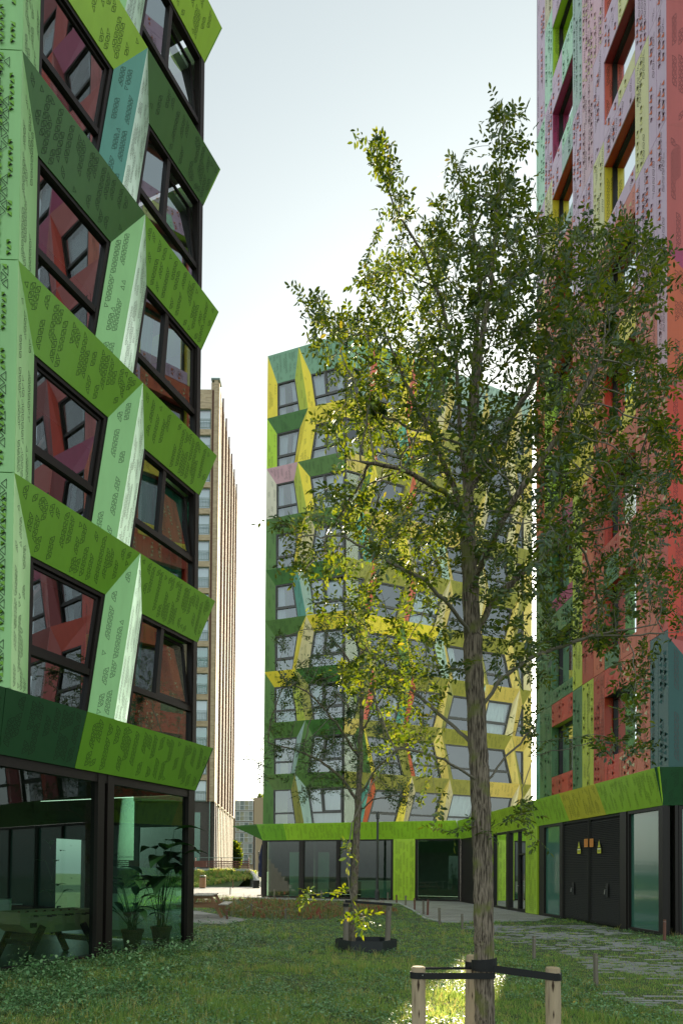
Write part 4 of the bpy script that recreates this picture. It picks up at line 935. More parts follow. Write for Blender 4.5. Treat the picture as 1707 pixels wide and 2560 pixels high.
# leafy weeds
WM = [mat('weed_a', (.15, .32, .11), rough=.45), mat('weed_b', (.22, .38, .16), rough=.4), mat('weed_c', (.10, .24, .08), rough=.5)]
def weeds(name, n, y0, y1, h, ls, keep=None, per=14, mats=WM, spread=.56, rad=.09, zbase=0, dome=True):
    x, y = scatter(n, y0, y1, spread)
    ok = ~(inpoly(x, y, inroom) | inpoly(x, y, podp) | inpoly(x, y, pave_far) | inpoly(x, y, path_l) | inpoly(x, y, pad))
    if keep is not None: ok &= keep(x, y)
    x = x[ok]; y = y[ok]; n = len(x); hh_ = h*(.4+.8*rng.random(n))
    N = n*per; r = rad*np.sqrt(rng.random(N)); a = rng.random(N)*6.283
    X = np.repeat(x, per)+r*np.cos(a); Y = np.repeat(y, per)+r*np.sin(a); Hc = np.repeat(hh_, per)
    Z = Hc*(.25+.75*rng.random(N))*(1-(r/rad)**2*.5) + (zbase(X, Y) if callable(zbase) else zbase)
    L = ls*(.6+.8*rng.random(N)); b = a+rng.normal(0, .8, N); tl = rng.normal(-.1, .45, N)
    dx, dy, dz = np.cos(b)*np.cos(tl), np.sin(b)*np.cos(tl), np.sin(tl); px2, py2 = -np.sin(b), np.cos(b)
    V = np.zeros((N, 4, 3))
    for k, (f, s_) in enumerate(((0, 0), (.5, .34), (1, 0), (.5, -.34))):
        V[:, k, 0] = X+dx*L*f+px2*L*s_; V[:, k, 1] = Y+dy*L*f+py2*L*s_; V[:, k, 2] = Z+dz*L*f+(.12*L if s_ else 0)
    F_ = np.arange(N*4).reshape(-1, 4); mi = rng.integers(0, 3, N)
    return tag(np_obj(name, V.reshape(-1, 3), F_, mats, mi), kind='stuff')
nearleft = lambda x, y: ((x+5.3-(y-10)*.43) < 3.2+pn(x, y)*.8) & (~onpav(x, y))
weeds('leafy_ground_cover', 6500, 6.5, 22, .13, .034, nearleft)
weeds('leafy_ground_cover', 9500, 6, 32, .10, .032, lambda x, y: (~onpav(x, y)) & nof(x, y) & (pn(x, y, .6) > -.35))
weeds('nettle_ground_cover', 1500, 9.5, 17, .34, .055, lambda x, y: (np.abs(x-(LB_C[0]+(y-LB_C[1])*.4376)-.55) < .75) & (y < 15.8), rad=.14, per=26)
weeds('nettle_ground_cover', 260, 14.5, 20, .30, .055, lambda x, y: (x < -1.9) & (x > -4.4), rad=.14, per=26)
weeds('ivy_ground_cover', 500, 12, 17, .22, .05, lambda x, y: (x > 6.7) & (x < 8.2) & (y < 17.0), rad=.14, per=22)
weeds('tall_leafy_weeds', 420, 6.3, 11, .24, .06, lambda x, y: nearleft(x, y), rad=.15, per=26)
# white clover flecks and reddish flowering cover
FM = [mat('flower_red', (.42, .06, .06), rough=.6), mat('flower_leaf', (.17, .25, .05), rough=.6), mat('flower_tan', (.36, .27, .09), rough=.7)]
blades('red_flowering_ground_cover', 9000, 22, 48, .34, .020, 6, lambda x, y: inpoly(x, y, flower), None, dry=.16, lean=.35, mats=[FM[1], FM[2], FM[0]])
weeds('red_flowering_ground_cover', 3800, 22, 48, .42, .045, lambda x, y: inpoly(x, y, flower), per=16, mats=FM, rad=.12)
WFM = [mat('clover_white', (.55, .55, .5), rough=.7)]*3
weeds('white_clover_flowers', 900, 6.5, 24, .10, .014, lambda x, y: (x < 2.5) & nof(x, y), per=3, mats=[WFM[0]], rad=.10) if False else None
FLM = [mat('fallen_leaf_yellow', (.55, .42, .06), rough=.6), mat('fallen_leaf_brown', (.28, .15, .06), rough=.7), mat('fallen_leaf_green', (.28, .33, .07), rough=.6)]
weeds('fallen_leaves', 520, 5.8, 24, .05, .045, None, per=1, mats=FLM, rad=.3)
mb = MB(); kp = pave_far[3:]
for a_, b_ in zip(kp[:-1], kp[1:]):
    d_ = Vector((b_[0]-a_[0], b_[1]-a_[1], 0)); n_ = Vector((-d_.y, d_.x, 0)).normalized()*.07
    mb.prism([Vector((a_[0], a_[1], 0)), Vector((b_[0], b_[1], 0)), Vector((b_[0], b_[1], 0))+n_, Vector((a_[0], a_[1], 0))+n_], (0, 0, .035), CONC)
tag(mb.build('kerb'), kind='structure')
# bank and terrace beyond the path
mb = MB(); BANKM = SOIL
mb.prism([(-34, 63.5, 0), (-9.6, 63.5, 0), (-8.8, 66.5, 1.35), (-34, 66.5, 1.35)], (0, .01, -.02), BANKM)
mb.prism([(-34, 66.5, 0), (-8.8, 66.5, 0), (-8.8, 110, 0), (-34, 110, 0)], (0, 0, 1.34), SOIL)
tag(mb.build('bank'), kind='structure')
zb = lambda X, Y: np.clip((Y-63.5)/3.0*1.35, 0, 1.35)
x = None
def bankgrass():
    n = 3800; x = rng.uniform(-24, -8.2, n); y = rng.uniform(62.2, 67.0, n)
    return x, y
_sc = scatter
def scatter(n, y0, y1, spread=.56):
    if y0 == -1: return rng.uniform(-24, -8.3, n), rng.uniform(61.8, 66.8, n)
    return _sc(n, y0, y1, spread)
blades('tall_bank_grass', 4200, -1, 0, .62, .06, 7, None, None, dry=.4, lean=.7, zbase=zb)
tw = thing('terrace_wall', 'low pale concrete terrace wall beneath the red brown railing in the distance', 'wall', (-14, 67, 0))
mb = MB(); mb.box((-21, 67.0, .85), (24, .3, 1.7), CONC); mb.build('wall_face', tw)
mb = MB(); mb.prism([(-9.0, 66.9, 0), (-9.0, 66.9, 1.7), (-7.6, 62.8, .5), (-7.6, 62.8, 0)], (.25, .05, 0), CONC); mb.build('wing_wall', tw)
rl = thing('terrace_railing', 'red brown timber railing on the far terrace wall', 'railing', (-14, 67, 1.7))
RW = mat('red_brown_timber', (.16, .055, .040), rough=.7, noise=.2)
mb = MB()
for i in range(9): mb.box((-9.1-i*2.6, 67, 2.25), (.10, .10, 1.1), RW)
mb.build('post', rl)
mb = MB()
for z in (1.88, 2.06, 2.24, 2.42): mb.box((-19.6, 66.95, z), (21.2, .04, .09), RW)
mb.box((-19.6, 67, 2.78), (21.2, .07, .05), GR); mb.build('rail', rl)
mb = MB(); mb.box((-17.0, 66.9, 2.15), (7.6, .05, .62), RW); mb.build('infill_panel', rl)
# outdoor steps behind the left block (seen through its rooms)
mb = MB()
for i in range(10): mb.box((-13.8, 31+i*.36, .08+i*.16), (4.2, .37, .17+i*.32), CONC)
tag(mb.build('steps'), kind='structure')
# ============================================================ TREES
def barkmat(name, c1, c2, moss, sz=55):
    m = bpy.data.materials.new(name); m.use_nodes = True; t = m.node_tree; b = t.nodes['Principled BSDF']; b.inputs['Roughness'].default_value = .9
    tc = t.nodes.new('ShaderNodeTexCoord'); mp = t.nodes.new('ShaderNodeMapping'); mp.inputs['Scale'].default_value = (sz, sz, sz*.075)
    n = t.nodes.new('ShaderNodeTexNoise'); n.inputs['Scale'].default_value = 1.6; n.inputs['Detail'].default_value = 7; n.inputs['Distortion'].default_value = .5
    r = t.nodes.new('ShaderNodeValToRGB'); e = r.color_ramp.elements; e[0].position = .40; e[0].color = (*c1, 1); e[1].position = .58; e[1].color = (*c2, 1)
    n2 = t.nodes.new('ShaderNodeTexNoise'); n2.inputs['Scale'].default_value = 7; n2.inputs['Detail'].default_value = 8
    r2 = t.nodes.new('ShaderNodeValToRGB'); r2.color_ramp.elements[0].position = .52; r2.color_ramp.elements[1].position = .66
    mx = t.nodes.new('ShaderNodeMixRGB'); mx.inputs[2].default_value = (*moss, 1)
    bp = t.nodes.new('ShaderNodeBump'); bp.inputs['Strength'].default_value = 1.0; bp.inputs['Distance'].default_value = .012
    L = t.links.new; L(tc.outputs['Object'], mp.inputs[0]); L(mp.outputs[0], n.inputs['Vector']); L(n.outputs['Fac'], r.inputs[0]); L(tc.outputs['Object'], n2.inputs['Vector'])
    L(n2.outputs['Fac'], r2.inputs[0]); L(r2.outputs[0], mx.inputs[0]); L(r.outputs[0], mx.inputs[1]); L(mx.outputs[0], b.inputs['Base Color']); L(n.outputs['Fac'], bp.inputs['Height']); L(bp.outputs[0], b.inputs['Normal'])
    return m
BARK = barkmat('bark', (.055, .040, .028), (.30, .24, .18), (.17, .18, .05), 80)
TWIG = mat('twig_bark', (.20, .175, .13), rough=.8, noise=.3, nscale=20)
def leafmat(name, dif, trn, gl=.07):
    m = bpy.data.materials.new(name); m.use_nodes = True; t = m.node_tree; t.nodes.clear(); L = t.links.new
    o = t.nodes.new('ShaderNodeOutputMaterial'); d = t.nodes.new('ShaderNodeBsdfDiffuse'); d.inputs[0].default_value = (*dif, 1)
    tr = t.nodes.new('ShaderNodeBsdfTranslucent'); tr.inputs[0].default_value = (*trn, 1); g = t.nodes.new('ShaderNodeBsdfGlossy'); g.inputs['Roughness'].default_value = .38; g.inputs[0].default_value = (.8, .85, .8, 1)
    a = t.nodes.new('ShaderNodeAddShader'); m2 = t.nodes.new('ShaderNodeMixShader'); m2.inputs[0].default_value = gl
    L(d.outputs[0], a.inputs[0]); L(tr.outputs[0], a.inputs[1]); L(a.outputs[0], m2.inputs[1]); L(g.outputs[0], m2.inputs[2]); L(m2.outputs[0], o.inputs[0]); return m
LEAF = [leafmat('leaf_a', (.011, .036, .010), (.090, .122, .002)), leafmat('leaf_b', (.014, .040, .011), (.15, .168, .003)), leafmat('leaf_c', (.012, .032, .014), (.040, .066, .002)), leafmat('leaf_yellow', (.06, .065, .015), (.22, .18, .008))]
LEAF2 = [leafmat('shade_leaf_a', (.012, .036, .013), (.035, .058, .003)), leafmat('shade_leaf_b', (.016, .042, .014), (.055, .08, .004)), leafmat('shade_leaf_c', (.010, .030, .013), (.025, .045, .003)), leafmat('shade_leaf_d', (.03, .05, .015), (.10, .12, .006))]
def resample(pts, step):
    out = [np.array(pts[0])]
    for a, b in zip(pts[:-1], pts[1:]):
        a = np.array(a); b = np.array(b); L = np.linalg.norm(b-a); n = max(1, int(round(L/step)))
        for i in range(1, n+1): out.append(a+(b-a)*i/n)
    return out
def grow_tree(limbs, attr, step, infl, kill, rs, maxit=90, trop=.05, wob=.12):
    """limbs: polylines; first starts at the root, others start at the nearest existing node"""
    pos = []; par = []
    for li, L in enumerate(limbs):
        pts = resample(L, step)
        if li == 0: pos.append(pts[0]); par.append(-1); last = 0
        else:
            P_ = np.array(pos); last = int(np.argmin(((P_-pts[0])**2).sum(1)))
        for p in pts[1:]:
            pos.append(p+rs.normal(0, step*.06, 3)); par.append(last); last = len(pos)-1
    P_ = np.array(pos); A = attr.copy(); n0 = len(P_)
    near = np.zeros(len(A), int); nd_ = np.full(len(A), 1e9)
    for i in range(0, len(P_), 500):
        D = np.linalg.norm(A[:, None]-P_[None, i:i+500], axis=2); j = D.argmin(1); dm = D[np.arange(len(A)), j]; u = dm < nd_
        near[u] = j[u]+i; nd_[u] = dm[u]
    pos = list(P_)
    for it in range(maxit):
        act = nd_ < infl
        if not act.any():
            infl *= 1.5
            if infl > 6: break
            continue
        idx = near[act]; dirs = (A[act]-np.array(pos)[idx]); dirs /= np.linalg.norm(dirs, axis=1)[:, None]+1e-9
        un, inv = np.unique(idx, return_inverse=True); acc = np.zeros((len(un), 3)); np.add.at(acc, inv, dirs)
        nrm = np.linalg.norm(acc, axis=1); new = []
        for q, u in enumerate(un):
            pd = pos[u]-pos[par[u]] if par[u] >= 0 else np.array([0, 0, 1.]); pd = pd/(np.linalg.norm(pd)+1e-9)
            d = acc[q]/(nrm[q]+1e-9) + pd*.35 + np.array([0, 0, trop]) + rs.normal(0, wob, 3); d /= np.linalg.norm(d)
            new.append(pos[u]+d*step); par.append(int(u))
        b = len(pos); pos += new; NP = np.array(new)
        D = np.linalg.norm(A[:, None]-NP[None], axis=2); j = D.argmin(1); dm = D[np.arange(len(A)), j]; u = dm < nd_; near[u] = j[u]+b; nd_[u] = dm[u]
        kp = nd_ > kill; A = A[kp]; near = near[kp]; nd_ = nd_[kp]
        if len(A) < 8 or len(pos) > 24000: break
    return np.array(pos), np.array(par), n0
def tree_mesh(pos, par, r0, ex, rmin_px, rscale, flare=0):
    n = len(pos); ch = [[] for _ in range(n)]
    for i, p in enumerate(par):
        if p >= 0: ch[p].append(i)
    r = np.full(n, r0)
    for i in range(n-1, -1, -1):
        if ch[i]: r[i] = sum(r[c]**ex for c in ch[i])**(1/ex)
    r = np.minimum(r*rscale, 1) 
    return r, ch
def chains(pos, par, r, ch):
    out = []; st_ = [(0, -1)]
    while st_:
        s, p = st_.pop(); c = [s] if p < 0 else [p, s]; cur = s
        while ch[cur]:
            k = sorted(ch[cur], key=lambda q: -r[q]); nx = k[0]
            for q in k[1:]: st_.append((q, cur))
            c.append(nx); cur = nx
        out.append(c)
    return out
def wood(name, pos, r, chs, mats, parent, lo=0, hi=9, bigsides=14):
    V = []; F_ = []; M_ = []
    for c in chs:
        pts = pos[c]; rr = r[c].copy()
        if len(c) > 1 and r[c[0]] > r[c[1]]*1.5: rr[0] = r[c[1]]*1.05
        if not (lo <= rr.max() < hi): continue
        k = bigsides if rr.max() > .03 else (7 if rr.max() > .012 else (4 if rr.max() > .004 else 3)); mi = 0 if rr.max() > .014 else 1
        d = np.gradient(pts, axis=0) if len(pts) > 1 else None; d /= np.linalg.norm(d, axis=1)[:, None]+1e-9
        ref = np.array([1., .2, 0]); base = len(V)
        for i in range(len(pts)):
            ref = ref-d[i]*ref.dot(d[i]); ref /= np.linalg.norm(ref)+1e-9; yv = np.cross(d[i], ref)
            for q in range(k):
                a = 2*math.pi*q/k; V.append(pts[i]+(ref*math.cos(a)+yv*math.sin(a))*rr[i])
        for i in range(len(pts)-1):
            for q in range(k):
                w_ = (q+1) % k; F_.append((base+i*k+q, base+i*k+w_, base+(i+1)*k+w_, base+(i+1)*k+q)); M_.append(mi)
    if not F_: return None
    return np_obj(name, V, F_, mats, M_, parent, smooth=True)
def leaves(name, pos, dirs, parent, rs, nl=(5, 9), rach=.10, L0=.045, W=.22, droop=.25, mats=LEAF, ypr=.02):
    V = []; M_ = []; n = len(pos)
    # one compound leaf per entry
    cnt = rs.integers(nl[0], nl[1]+1, n)
    idx = np.repeat(np.arange(n), cnt); k = np.concatenate([np.arange(c) for c in cnt]); C_ = np.repeat(cnt, cnt)
    a = dirs + rs.normal(0, .55, (n, 3)); a[:, 2] += rs.normal(.05, .3, n); a /= np.linalg.norm(a, axis=1)[:, None]
    rl_ = rach*(.6+.7*rs.random(n))
    side = np.cross(a, rs.normal(0, .5, (n, 3))+np.array([0, 0, 1.])); side /= np.linalg.norm(side, axis=1)[:, None]+1e-9
    upv = np.cross(side, a)
    t = (k+1)/C_; A = a[idx]; S_ = side[idx]; U = upv[idx]; RL = rl_[idx]
    base = pos[idx]+A*(RL*t)[:, None]; base[:, 2] -= droop*RL*t*t
    sg = np.where(k % 2 == 0, 1, -1.); tip = (k == C_-1)
    ld = A*np.where(tip, 1, .45)[:, None] + S_*(sg*np.where(tip, 0, 1))[:, None] + rs.normal(0, .22, A.shape); ld[:, 2] -= .12
    ld /= np.linalg.norm(ld, axis=1)[:, None]; ln = L0*(.65+.65*rs.random(len(k)))
    pw = np.cross(ld, U); pw /= np.linalg.norm(pw, axis=1)[:, None]+1e-9; nn = np.cross(pw, ld)
    N = len(k); Vv = np.zeros((N, 6, 3)); f = .16
    for j, (al, sd) in enumerate(((0, 0), (.28, .8), (.68, .9), (1, 0), (.68, -.9), (.28, -.8))):
        Vv[:, j] = base + ld*(ln*al)[:, None] + pw*(ln*W*sd)[:, None] + nn*(ln*f*abs(sd)*.6 - ln*.10*al*al)[:, None]
    b = np.arange(N)[:, None]*6; F_ = np.concatenate([b+np.array([[0, 1, 2, 3]]), b+np.array([[0, 3, 4, 5]])], 1).reshape(-1, 4)
    mi = rs.choice(4, N, p=[.4, .3, .3-ypr, ypr]); 
    return np_obj(name, Vv.reshape(-1, 3), F_, mats, np.repeat(mi, 2), parent)
def blobs(lst, D, dens, rs, rd):
    out = []
    for (x, y, rx, ry, *o) in lst:
        d0 = o[0] if o else 0; wgt = o[1] if len(o) > 1 else 1
        n = max(4, int(dens*wgt*rx*ry/10000))
        a = rs.random(n)*6.283; q = np.sqrt(rs.random(n)); X = x+rx*q*np.cos(a); Y = y+ry*q*np.sin(a); dp = D+d0+rs.normal(0, 1, n)*rd*min(1, (rx/120)**.5)*.5
        for X_, Y_, d_ in zip(X, Y, dp): out.append(tuple(atY(X_, Y_, d_)))
    return np.array(out)
def make_tree(root, limbs, attr, step, infl, kill, seed, ex, r0, rbase, leafkw, lr, ldens, crown_r=.0062, wob=.12, trop=.05):
    rs = np.random.default_rng(seed)
    pos, par, n0 = grow_tree(limbs, attr, step, infl, kill, rs, wob=wob, trop=trop)
    r, ch = tree_mesh(pos, par, r0, ex, 0, 1)
    s = rbase/r[0]; pw_ = math.log(rbase/r0)/math.log(r[0]/r0); r = r0*(r/r0)**pw_
    chs = chains(pos, par, r, ch)
    wood('trunk', pos, r, chs[:1], [BARK, TWIG], root, bigsides=20)
    wood('branches', pos, r, chs[1:], [BARK, TWIG], root, bigsides=10)
    tw_ = np.where(r < lr)[0]; pr = par[tw_]; d = pos[tw_]-pos[np.maximum(pr, 0)]; d /= np.linalg.norm(d, axis=1)[:, None]+1e-9
    P_ = []; D_ = []
    m = int(ldens); fr_ = ldens-m
    for q in range(m+1):
        sel = rs.random(len(tw_)) < (1 if q < m else fr_)
        t = rs.random(sel.sum())[:, None]; P_.append(pos[tw_][sel]-d[sel]*step*t); D_.append(d[sel]*.7)
    P_ = np.concatenate(P_); D_ = np.concatenate(D_)
    leaves('crown', P_, D_, root, rs, **leafkw)
    print('tree', root.name, 'nodes', len(pos), 'leaves', len(P_))
D1 = 4.45
T1 = lambda *pts: [tuple(atY(x, y, D1+(d[0] if d else 0))) for x, y, *d in pts]
gx = atY(1212, 2560, D1); troot = (gx.x+.005, D1, 0)
t1 = thing('young_tree', 'large nearest tree with furrowed trunk strapped between peeled wooden stakes', 'tree', troot)
limbs1 = [[troot]+T1((1212, 2560), (1209, 2400), (1207, 2150), (1200, 1980), (1190, 1796), (1180, 1580), (1171, 1361), (1165, 1230), (1150, 1080, .05), (1140, 900, .1), (1105, 760, .1), (1060, 640, .1), (985, 520, .05), (945, 400, 0)),
 T1((1166, 1240), (1182, 1090, -.1), (1195, 900, -.15), (1225, 720, -.1), (1240, 560, -.1), (1250, 420, -.1), (1258, 290, -.1)),
 T1((1171, 1361), (1150, 1260, .2), (1085, 1100, .35), (1010, 950, .4), (960, 830, .4)),
 T1((1182, 1600), (1230, 1500, .1), (1320, 1420, .2), (1450, 1320, .3), (1600, 1220, .35)),
 T1((1190, 1790), (1250, 1700, -.1), (1335, 1640, -.2), (1480, 1590, -.3), (1640, 1560, -.4)),
 T1((1176, 1480), (1215, 1380, -.3), (1290, 1240, -.5), (1400, 1080, -.6), (1500, 900, -.6)),
 T1((1180, 1590), (1130, 1520, -.2), (1060, 1450, -.4), (960, 1400, -.5), (860, 1340, -.6)),
 T1((1195, 1880), (1150, 1830, .1), (1080, 1770, .25), (1000, 1700, .3), (930, 1640, .35)),
 T1((1198, 1960), (1170, 1935, -.1), (1110, 1900, -.25), (1050, 1880, -.35), (990, 1870, -.4)),
 T1((1168, 1300), (1110, 1230, -.3), (1000, 1170, -.45), (880, 1150, -.5)),
 T1((1166, 1240), (1230, 1120, .3), (1330, 960, .5), (1420, 800, .5), (1520, 660, .4)),
 T1((1200, 1980), (1228, 1940, .05), (1262, 1890, .15), (1300, 1860, .2), (1340, 1800, .2)),
 T1((1165, 1250), (1170, 1080, .3), (1190, 850, .35), (1200, 700, .3), (1180, 560, .25), (1150, 430, .2)),
 T1((1480, 1590, -.3), (1560, 1590, -.35), (1700, 1580, -.4)),
 T1((990, 1870, -.4), (930, 1960, -.5), (880, 2060, -.55), (868, 2180, -.6), (880, 2270, -.6), (905, 2315, -.62)),
 T1((1340, 1800, .2), (1330, 1900, .1), (1305, 1970, .1), (1300, 2040, .1))]
BL1 = [(1255, 290, 30, 32), (1250, 360, 40, 35), (1300, 335, 22, 35), (1235, 440, 35, 45), (1295, 470, 40, 55),
 (945, 370, 50, 32), (965, 430, 38, 38), (985, 500, 32, 45, 0, .8), (1145, 410, 45, 30), (1175, 465, 40, 40), (1195, 530, 45, 45),
 (1050, 540, 80, 40, 0, .8), (1200, 610, 150, 60), (1380, 600, 120, 55), (1500, 590, 100, 45), (1620, 640, 60, 60),
 (950, 690, 60, 50), (1100, 720, 200, 100), (1350, 740, 200, 110), (1560, 720, 100, 90), (790, 770, 45, 35), (745, 735, 20, 25), (850, 830, 100, 50),
 (950, 900, 160, 90), (1180, 900, 200, 120), (1430, 900, 180, 120), (1620, 930, 90, 80), (890, 1060, 110, 70), (1080, 1100, 180, 110), (1340, 1120, 200, 130), (1580, 1120, 130, 120),
 (720, 1310, 60, 22), (790, 1400, 100, 45), (900, 1290, 150, 85), (1050, 1340, 150, 110), (1300, 1350, 180, 120), (1560, 1350, 140, 100),
 (850, 1500, 90, 60), (1000, 1560, 150, 90), (1400, 1500, 200, 70), (1640, 1480, 70, 60), (1000, 1720, 140, 80), (1290, 1650, 110, 70), (1500, 1600, 150, 35), (1560, 1700, 70, 60, -.3, .7), (1560, 1870, 90, 40, -.3, .8),
 (900, 1680, 70, 50), (1080, 2010, 40, 25, -.2, .9), (1100, 2090, 40, 25, -.2, .9), (1300, 2030, 45, 25, .1, .9), (1330, 2085, 30, 35, .1, 1), (1000, 1880, 80, 40, -.3, .5),
 (872, 2120, 10, 30, -.55, .5), (900, 2300, 20, 12, -.62, 1.2), (750, 2250, 26, 10, -.6, 1), (1330, 1800, 40, 60, .2, .8), (1600, 1250, 120, 60)]
BL1 = [(b[0], b[1], b[2], b[3], (b[4] if len(b) > 4 else 0), (b[5] if len(b) > 5 else 1)*(1.15 if (b[0] > 1190 and b[1] < 1000) else (.55 if b[1] > 1480 else (.62 if (b[0] > 1350 and b[1] > 1180) else .85)))) for b in BL1]
attr1 = blobs(BL1, D1, 92, np.random.default_rng(21), .95)
make_tree(t1, limbs1, attr1, .047, .5, .047, 31, 2.35, .0014, .064, dict(rach=.078, L0=.039, W=.21, droop=.2, nl=(4, 8)), .0030, .98, wob=.16, trop=.16)
D2 = 13.9
T2 = lambda *pts: [tuple(atY(x, y, D2+(d[0] if d else 0))) for x, y, *d in pts]
g2 = atY(878, 2370, D2); r2root = (g2.x, D2, 0)
t2 = thing('young_tree', 'smaller young tree in mid lawn rising from a black root barrier', 'tree', r2root)
limbs2 = [[r2root]+T2((880, 2340), (885, 2200), (893, 2060), (898, 1950), (901, 1850), (905, 1750), (903, 1650), (895, 1580), (880, 1520)),
 T2((896, 2010), (860, 1950, .3), (800, 1900, .6), (720, 1870, .9), (640, 1850, 1.1)), T2((897, 1990), (940, 1920, .2), (1000, 1870, .5), (1060, 1850, .6)),
 T2((900, 1900), (850, 1820, -.4), (780, 1740, -.8), (720, 1700, -1)), T2((902, 1830), (950, 1750, -.4), (1000, 1680, -.7)), T2((896, 2030), (930, 2000, -.3), (980, 1990, -.6), (1020, 1990, -.8)),
 T2((903, 1700), (850, 1620, .3), (800, 1570, .5))]
BL2 = [(630, 1885, 26, 16), (650, 1950, 26, 18), (720, 1880, 75, 50), (800, 1600, 55, 50), (860, 1560, 60, 45), (780, 1720, 85, 70), (880, 1700, 90, 90), (980, 1800, 80, 70), (960, 1930, 90, 60),
 (860, 1900, 90, 65), (780, 1960, 70, 40), (1000, 2000, 60, 35), (870, 1800, 100, 70), (730, 1760, 50, 40), (1010, 1700, 60, 60), (700, 1600, 40, 30), (900, 1620, 80, 60)]
attr2 = blobs(BL2, D2, 105, np.random.default_rng(22), 2.2)
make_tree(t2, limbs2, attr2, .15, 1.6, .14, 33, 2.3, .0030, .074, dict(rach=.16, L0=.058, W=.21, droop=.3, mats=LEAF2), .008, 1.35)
# far trees behind the flats
def far_tree(x, y, h, r, label, seed):
    rs = np.random.default_rng(seed); t = thing('broadleaf_tree', label, 'tree', (x, y, 0)); mb = MB(); mb.tube([(x, y, 0), (x+.2, y, h*.5), (x, y, h*.85)], [.3, .2, .06], BARK, n=8)
    for i in range(7):
        a = i*.9; mb.tube([(x, y, h*(.4+.05*i)), (x+math.cos(a)*r*.7, y+math.sin(a)*r*.7, h*(.6+.05*i))], [.1, .03], BARK, n=5)
    mb.build('trunk', t)
    n = 2600; c = rs.normal(0, 1, (n, 3)); c /= np.linalg.norm(c, axis=1)[:, None]; q = rs.random(n)**.4; P_ = c*q[:, None]*np.array([r, r, h*.36]); P_ += 0.18*r*np.sin(P_*3.1/r*2)[:, [1, 2, 0]]; P_ += np.array([x, y, h*.66])
    leaves('crown', P_, c*.3, t, rs, rach=.6, L0=.42, W=.3)
far_tree(-21.0, 173, 20.2, 2.2, 'distant tree whose top shows above the tan flats', 5)
far_tree(-17.75, 112, 6.0, .8, 'small distant tree between the brick tower and the tan flats', 6)
# ============================================================ STAKES, TIES, PEGS
WOODM = mat('peeled_wood', (.50, .38, .25), rough=.75, noise=.28, nscale=5, bump=.5, bscale=12, stretch=(7, 7, .8))
WOODG = mat('weathered_wood', (.21, .18, .14), rough=.85, noise=.3, nscale=6, stretch=(6, 6, .7))
STRAP = mat('black_webbing', (.012, .012, .013), rough=.75)
def stake(x, ytop, Y, r, label, m=WOODM, lean=(0, 0), name='tree_stake', group='round stakes'):
    top = atY(x, ytop, Y); h = top.z; t = thing(name, label, 'stake', (top.x+lean[0], Y+lean[1], 0), group)
    mb = MB(); b = Vector((top.x+lean[0], Y+lean[1], 0)); n = 9; pts = [b+(top-b)*i/n for i in range(n+1)]
    rr = [r*(1.08-.10*i/n+.02*math.sin(i*2.1+x)) for i in range(n+1)]; mb.tube(pts, rr, m, n=18, cap=True); mb.build('shaft', t, smooth=False)
    # cracks
    cm = MB(); CR_ = mat('wood_crack', (.06, .035, .02), rough=.9)
    d = (EYE-top); d.z = 0; d.normalize()
    for (dz, hh2, ww, off) in ((.10, .09, .016, .0), (.28, .06, .008, .02), (.20, .20, .004, -.25)):
        a = math.atan2(d.y, d.x)+off*2; q = Vector((math.cos(a), math.sin(a), 0)); c = top+(b-top)*(dz+.0)+q*(r*1.0); s2 = Vector((-q.y, q.x, 0))
        cm.poly([c-Vector((0, 0, hh2/2))+q*.006, c+s2*ww/2+q*.006, c+Vector((0, 0, hh2/2))+q*.006, c-s2*ww/2+q*.006], CR_)
    cm.build('crack', t)
    # end grain ring on top
    e = MB(); e.lathe(top+Vector((0, 0, .001)), [(r*.9, 0), (r*.86, .006), (.001, .008)], mat('end_grain', (.52, .40, .24), rough=.8, noise=.15, nscale=30), n=18); e.build('cut_top', t); return top
sA = stake(1045, 2419, 4.3, .044, 'left peeled round stake nearest the camera beside the big trunk', lean=(.015, 0))
sB = stake(1181, 2390, 4.95, .048, 'peeled round stake standing partly hidden behind the big trunk', lean=(-.01, .02))
sC = stake(1381, 2421, 4.3, .047, 'right peeled cracked round stake nearest the camera beside the big trunk', lean=(.01, 0))
tp = lambda z: Vector(atY(1209, 2400, D1))*1.0
tc_ = atY(1209, 2410, D1)
def ribbon(pts, w_, m, th=.004, tilt=0):
    mb = MB(); pts = [Vector(p) for p in pts]
    for a, b in zip(pts[:-1], pts[1:]):
        d = (b-a); s_ = Vector((-d.y, d.x, 0)).normalized()*th
        q = [a-Vector((0, 0, w_/2)), b-Vector((0, 0, w_/2)), b+Vector((0, 0, w_/2)), a+Vector((0, 0, w_/2))]; mb.prism([v-s_*.5 for v in q], s_, m)
    return mb
def around(c, r, a0, a1, n, z0, z1): return [Vector((c.x+r*math.cos(a0+(a1-a0)*i/n), c.y+r*math.sin(a0+(a1-a0)*i/n), z0+(z1-z0)*i/n)) for i in range(n+1)]
rt = .072
zA = atY(1045, 2437, 4.3).z; zC = atY(1381, 2440, 4.3).z; zT = atY(1209, 2436, D1).z
tl_ = thing('tree_tie', 'black webbing strap from the left near stake to the big trunk', 'strap', tuple(sA), 'tree ties')
m_ = ribbon(around(Vector((sA.x, 4.3, 0)), .049, math.radians(60), math.radians(270), 12, zA, zA)+[Vector((tc_.x, D1-rt, zT))]+around(Vector((tc_.x, D1, 0)), rt, math.radians(275), math.radians(340), 5, zT, zT), .040, STRAP); m_.build('strap', tl_)
m_ = ribbon([Vector((sA.x+.03, 4.34, zA+.035)), Vector((tc_.x-.06, D1+.03, zT+.035))], .016, STRAP); m_.build('strap_return', tl_)
tr__ = thing('tree_tie', 'black webbing strap from the right near stake wrapped over the big trunk', 'strap', tuple(sC), 'tree ties')
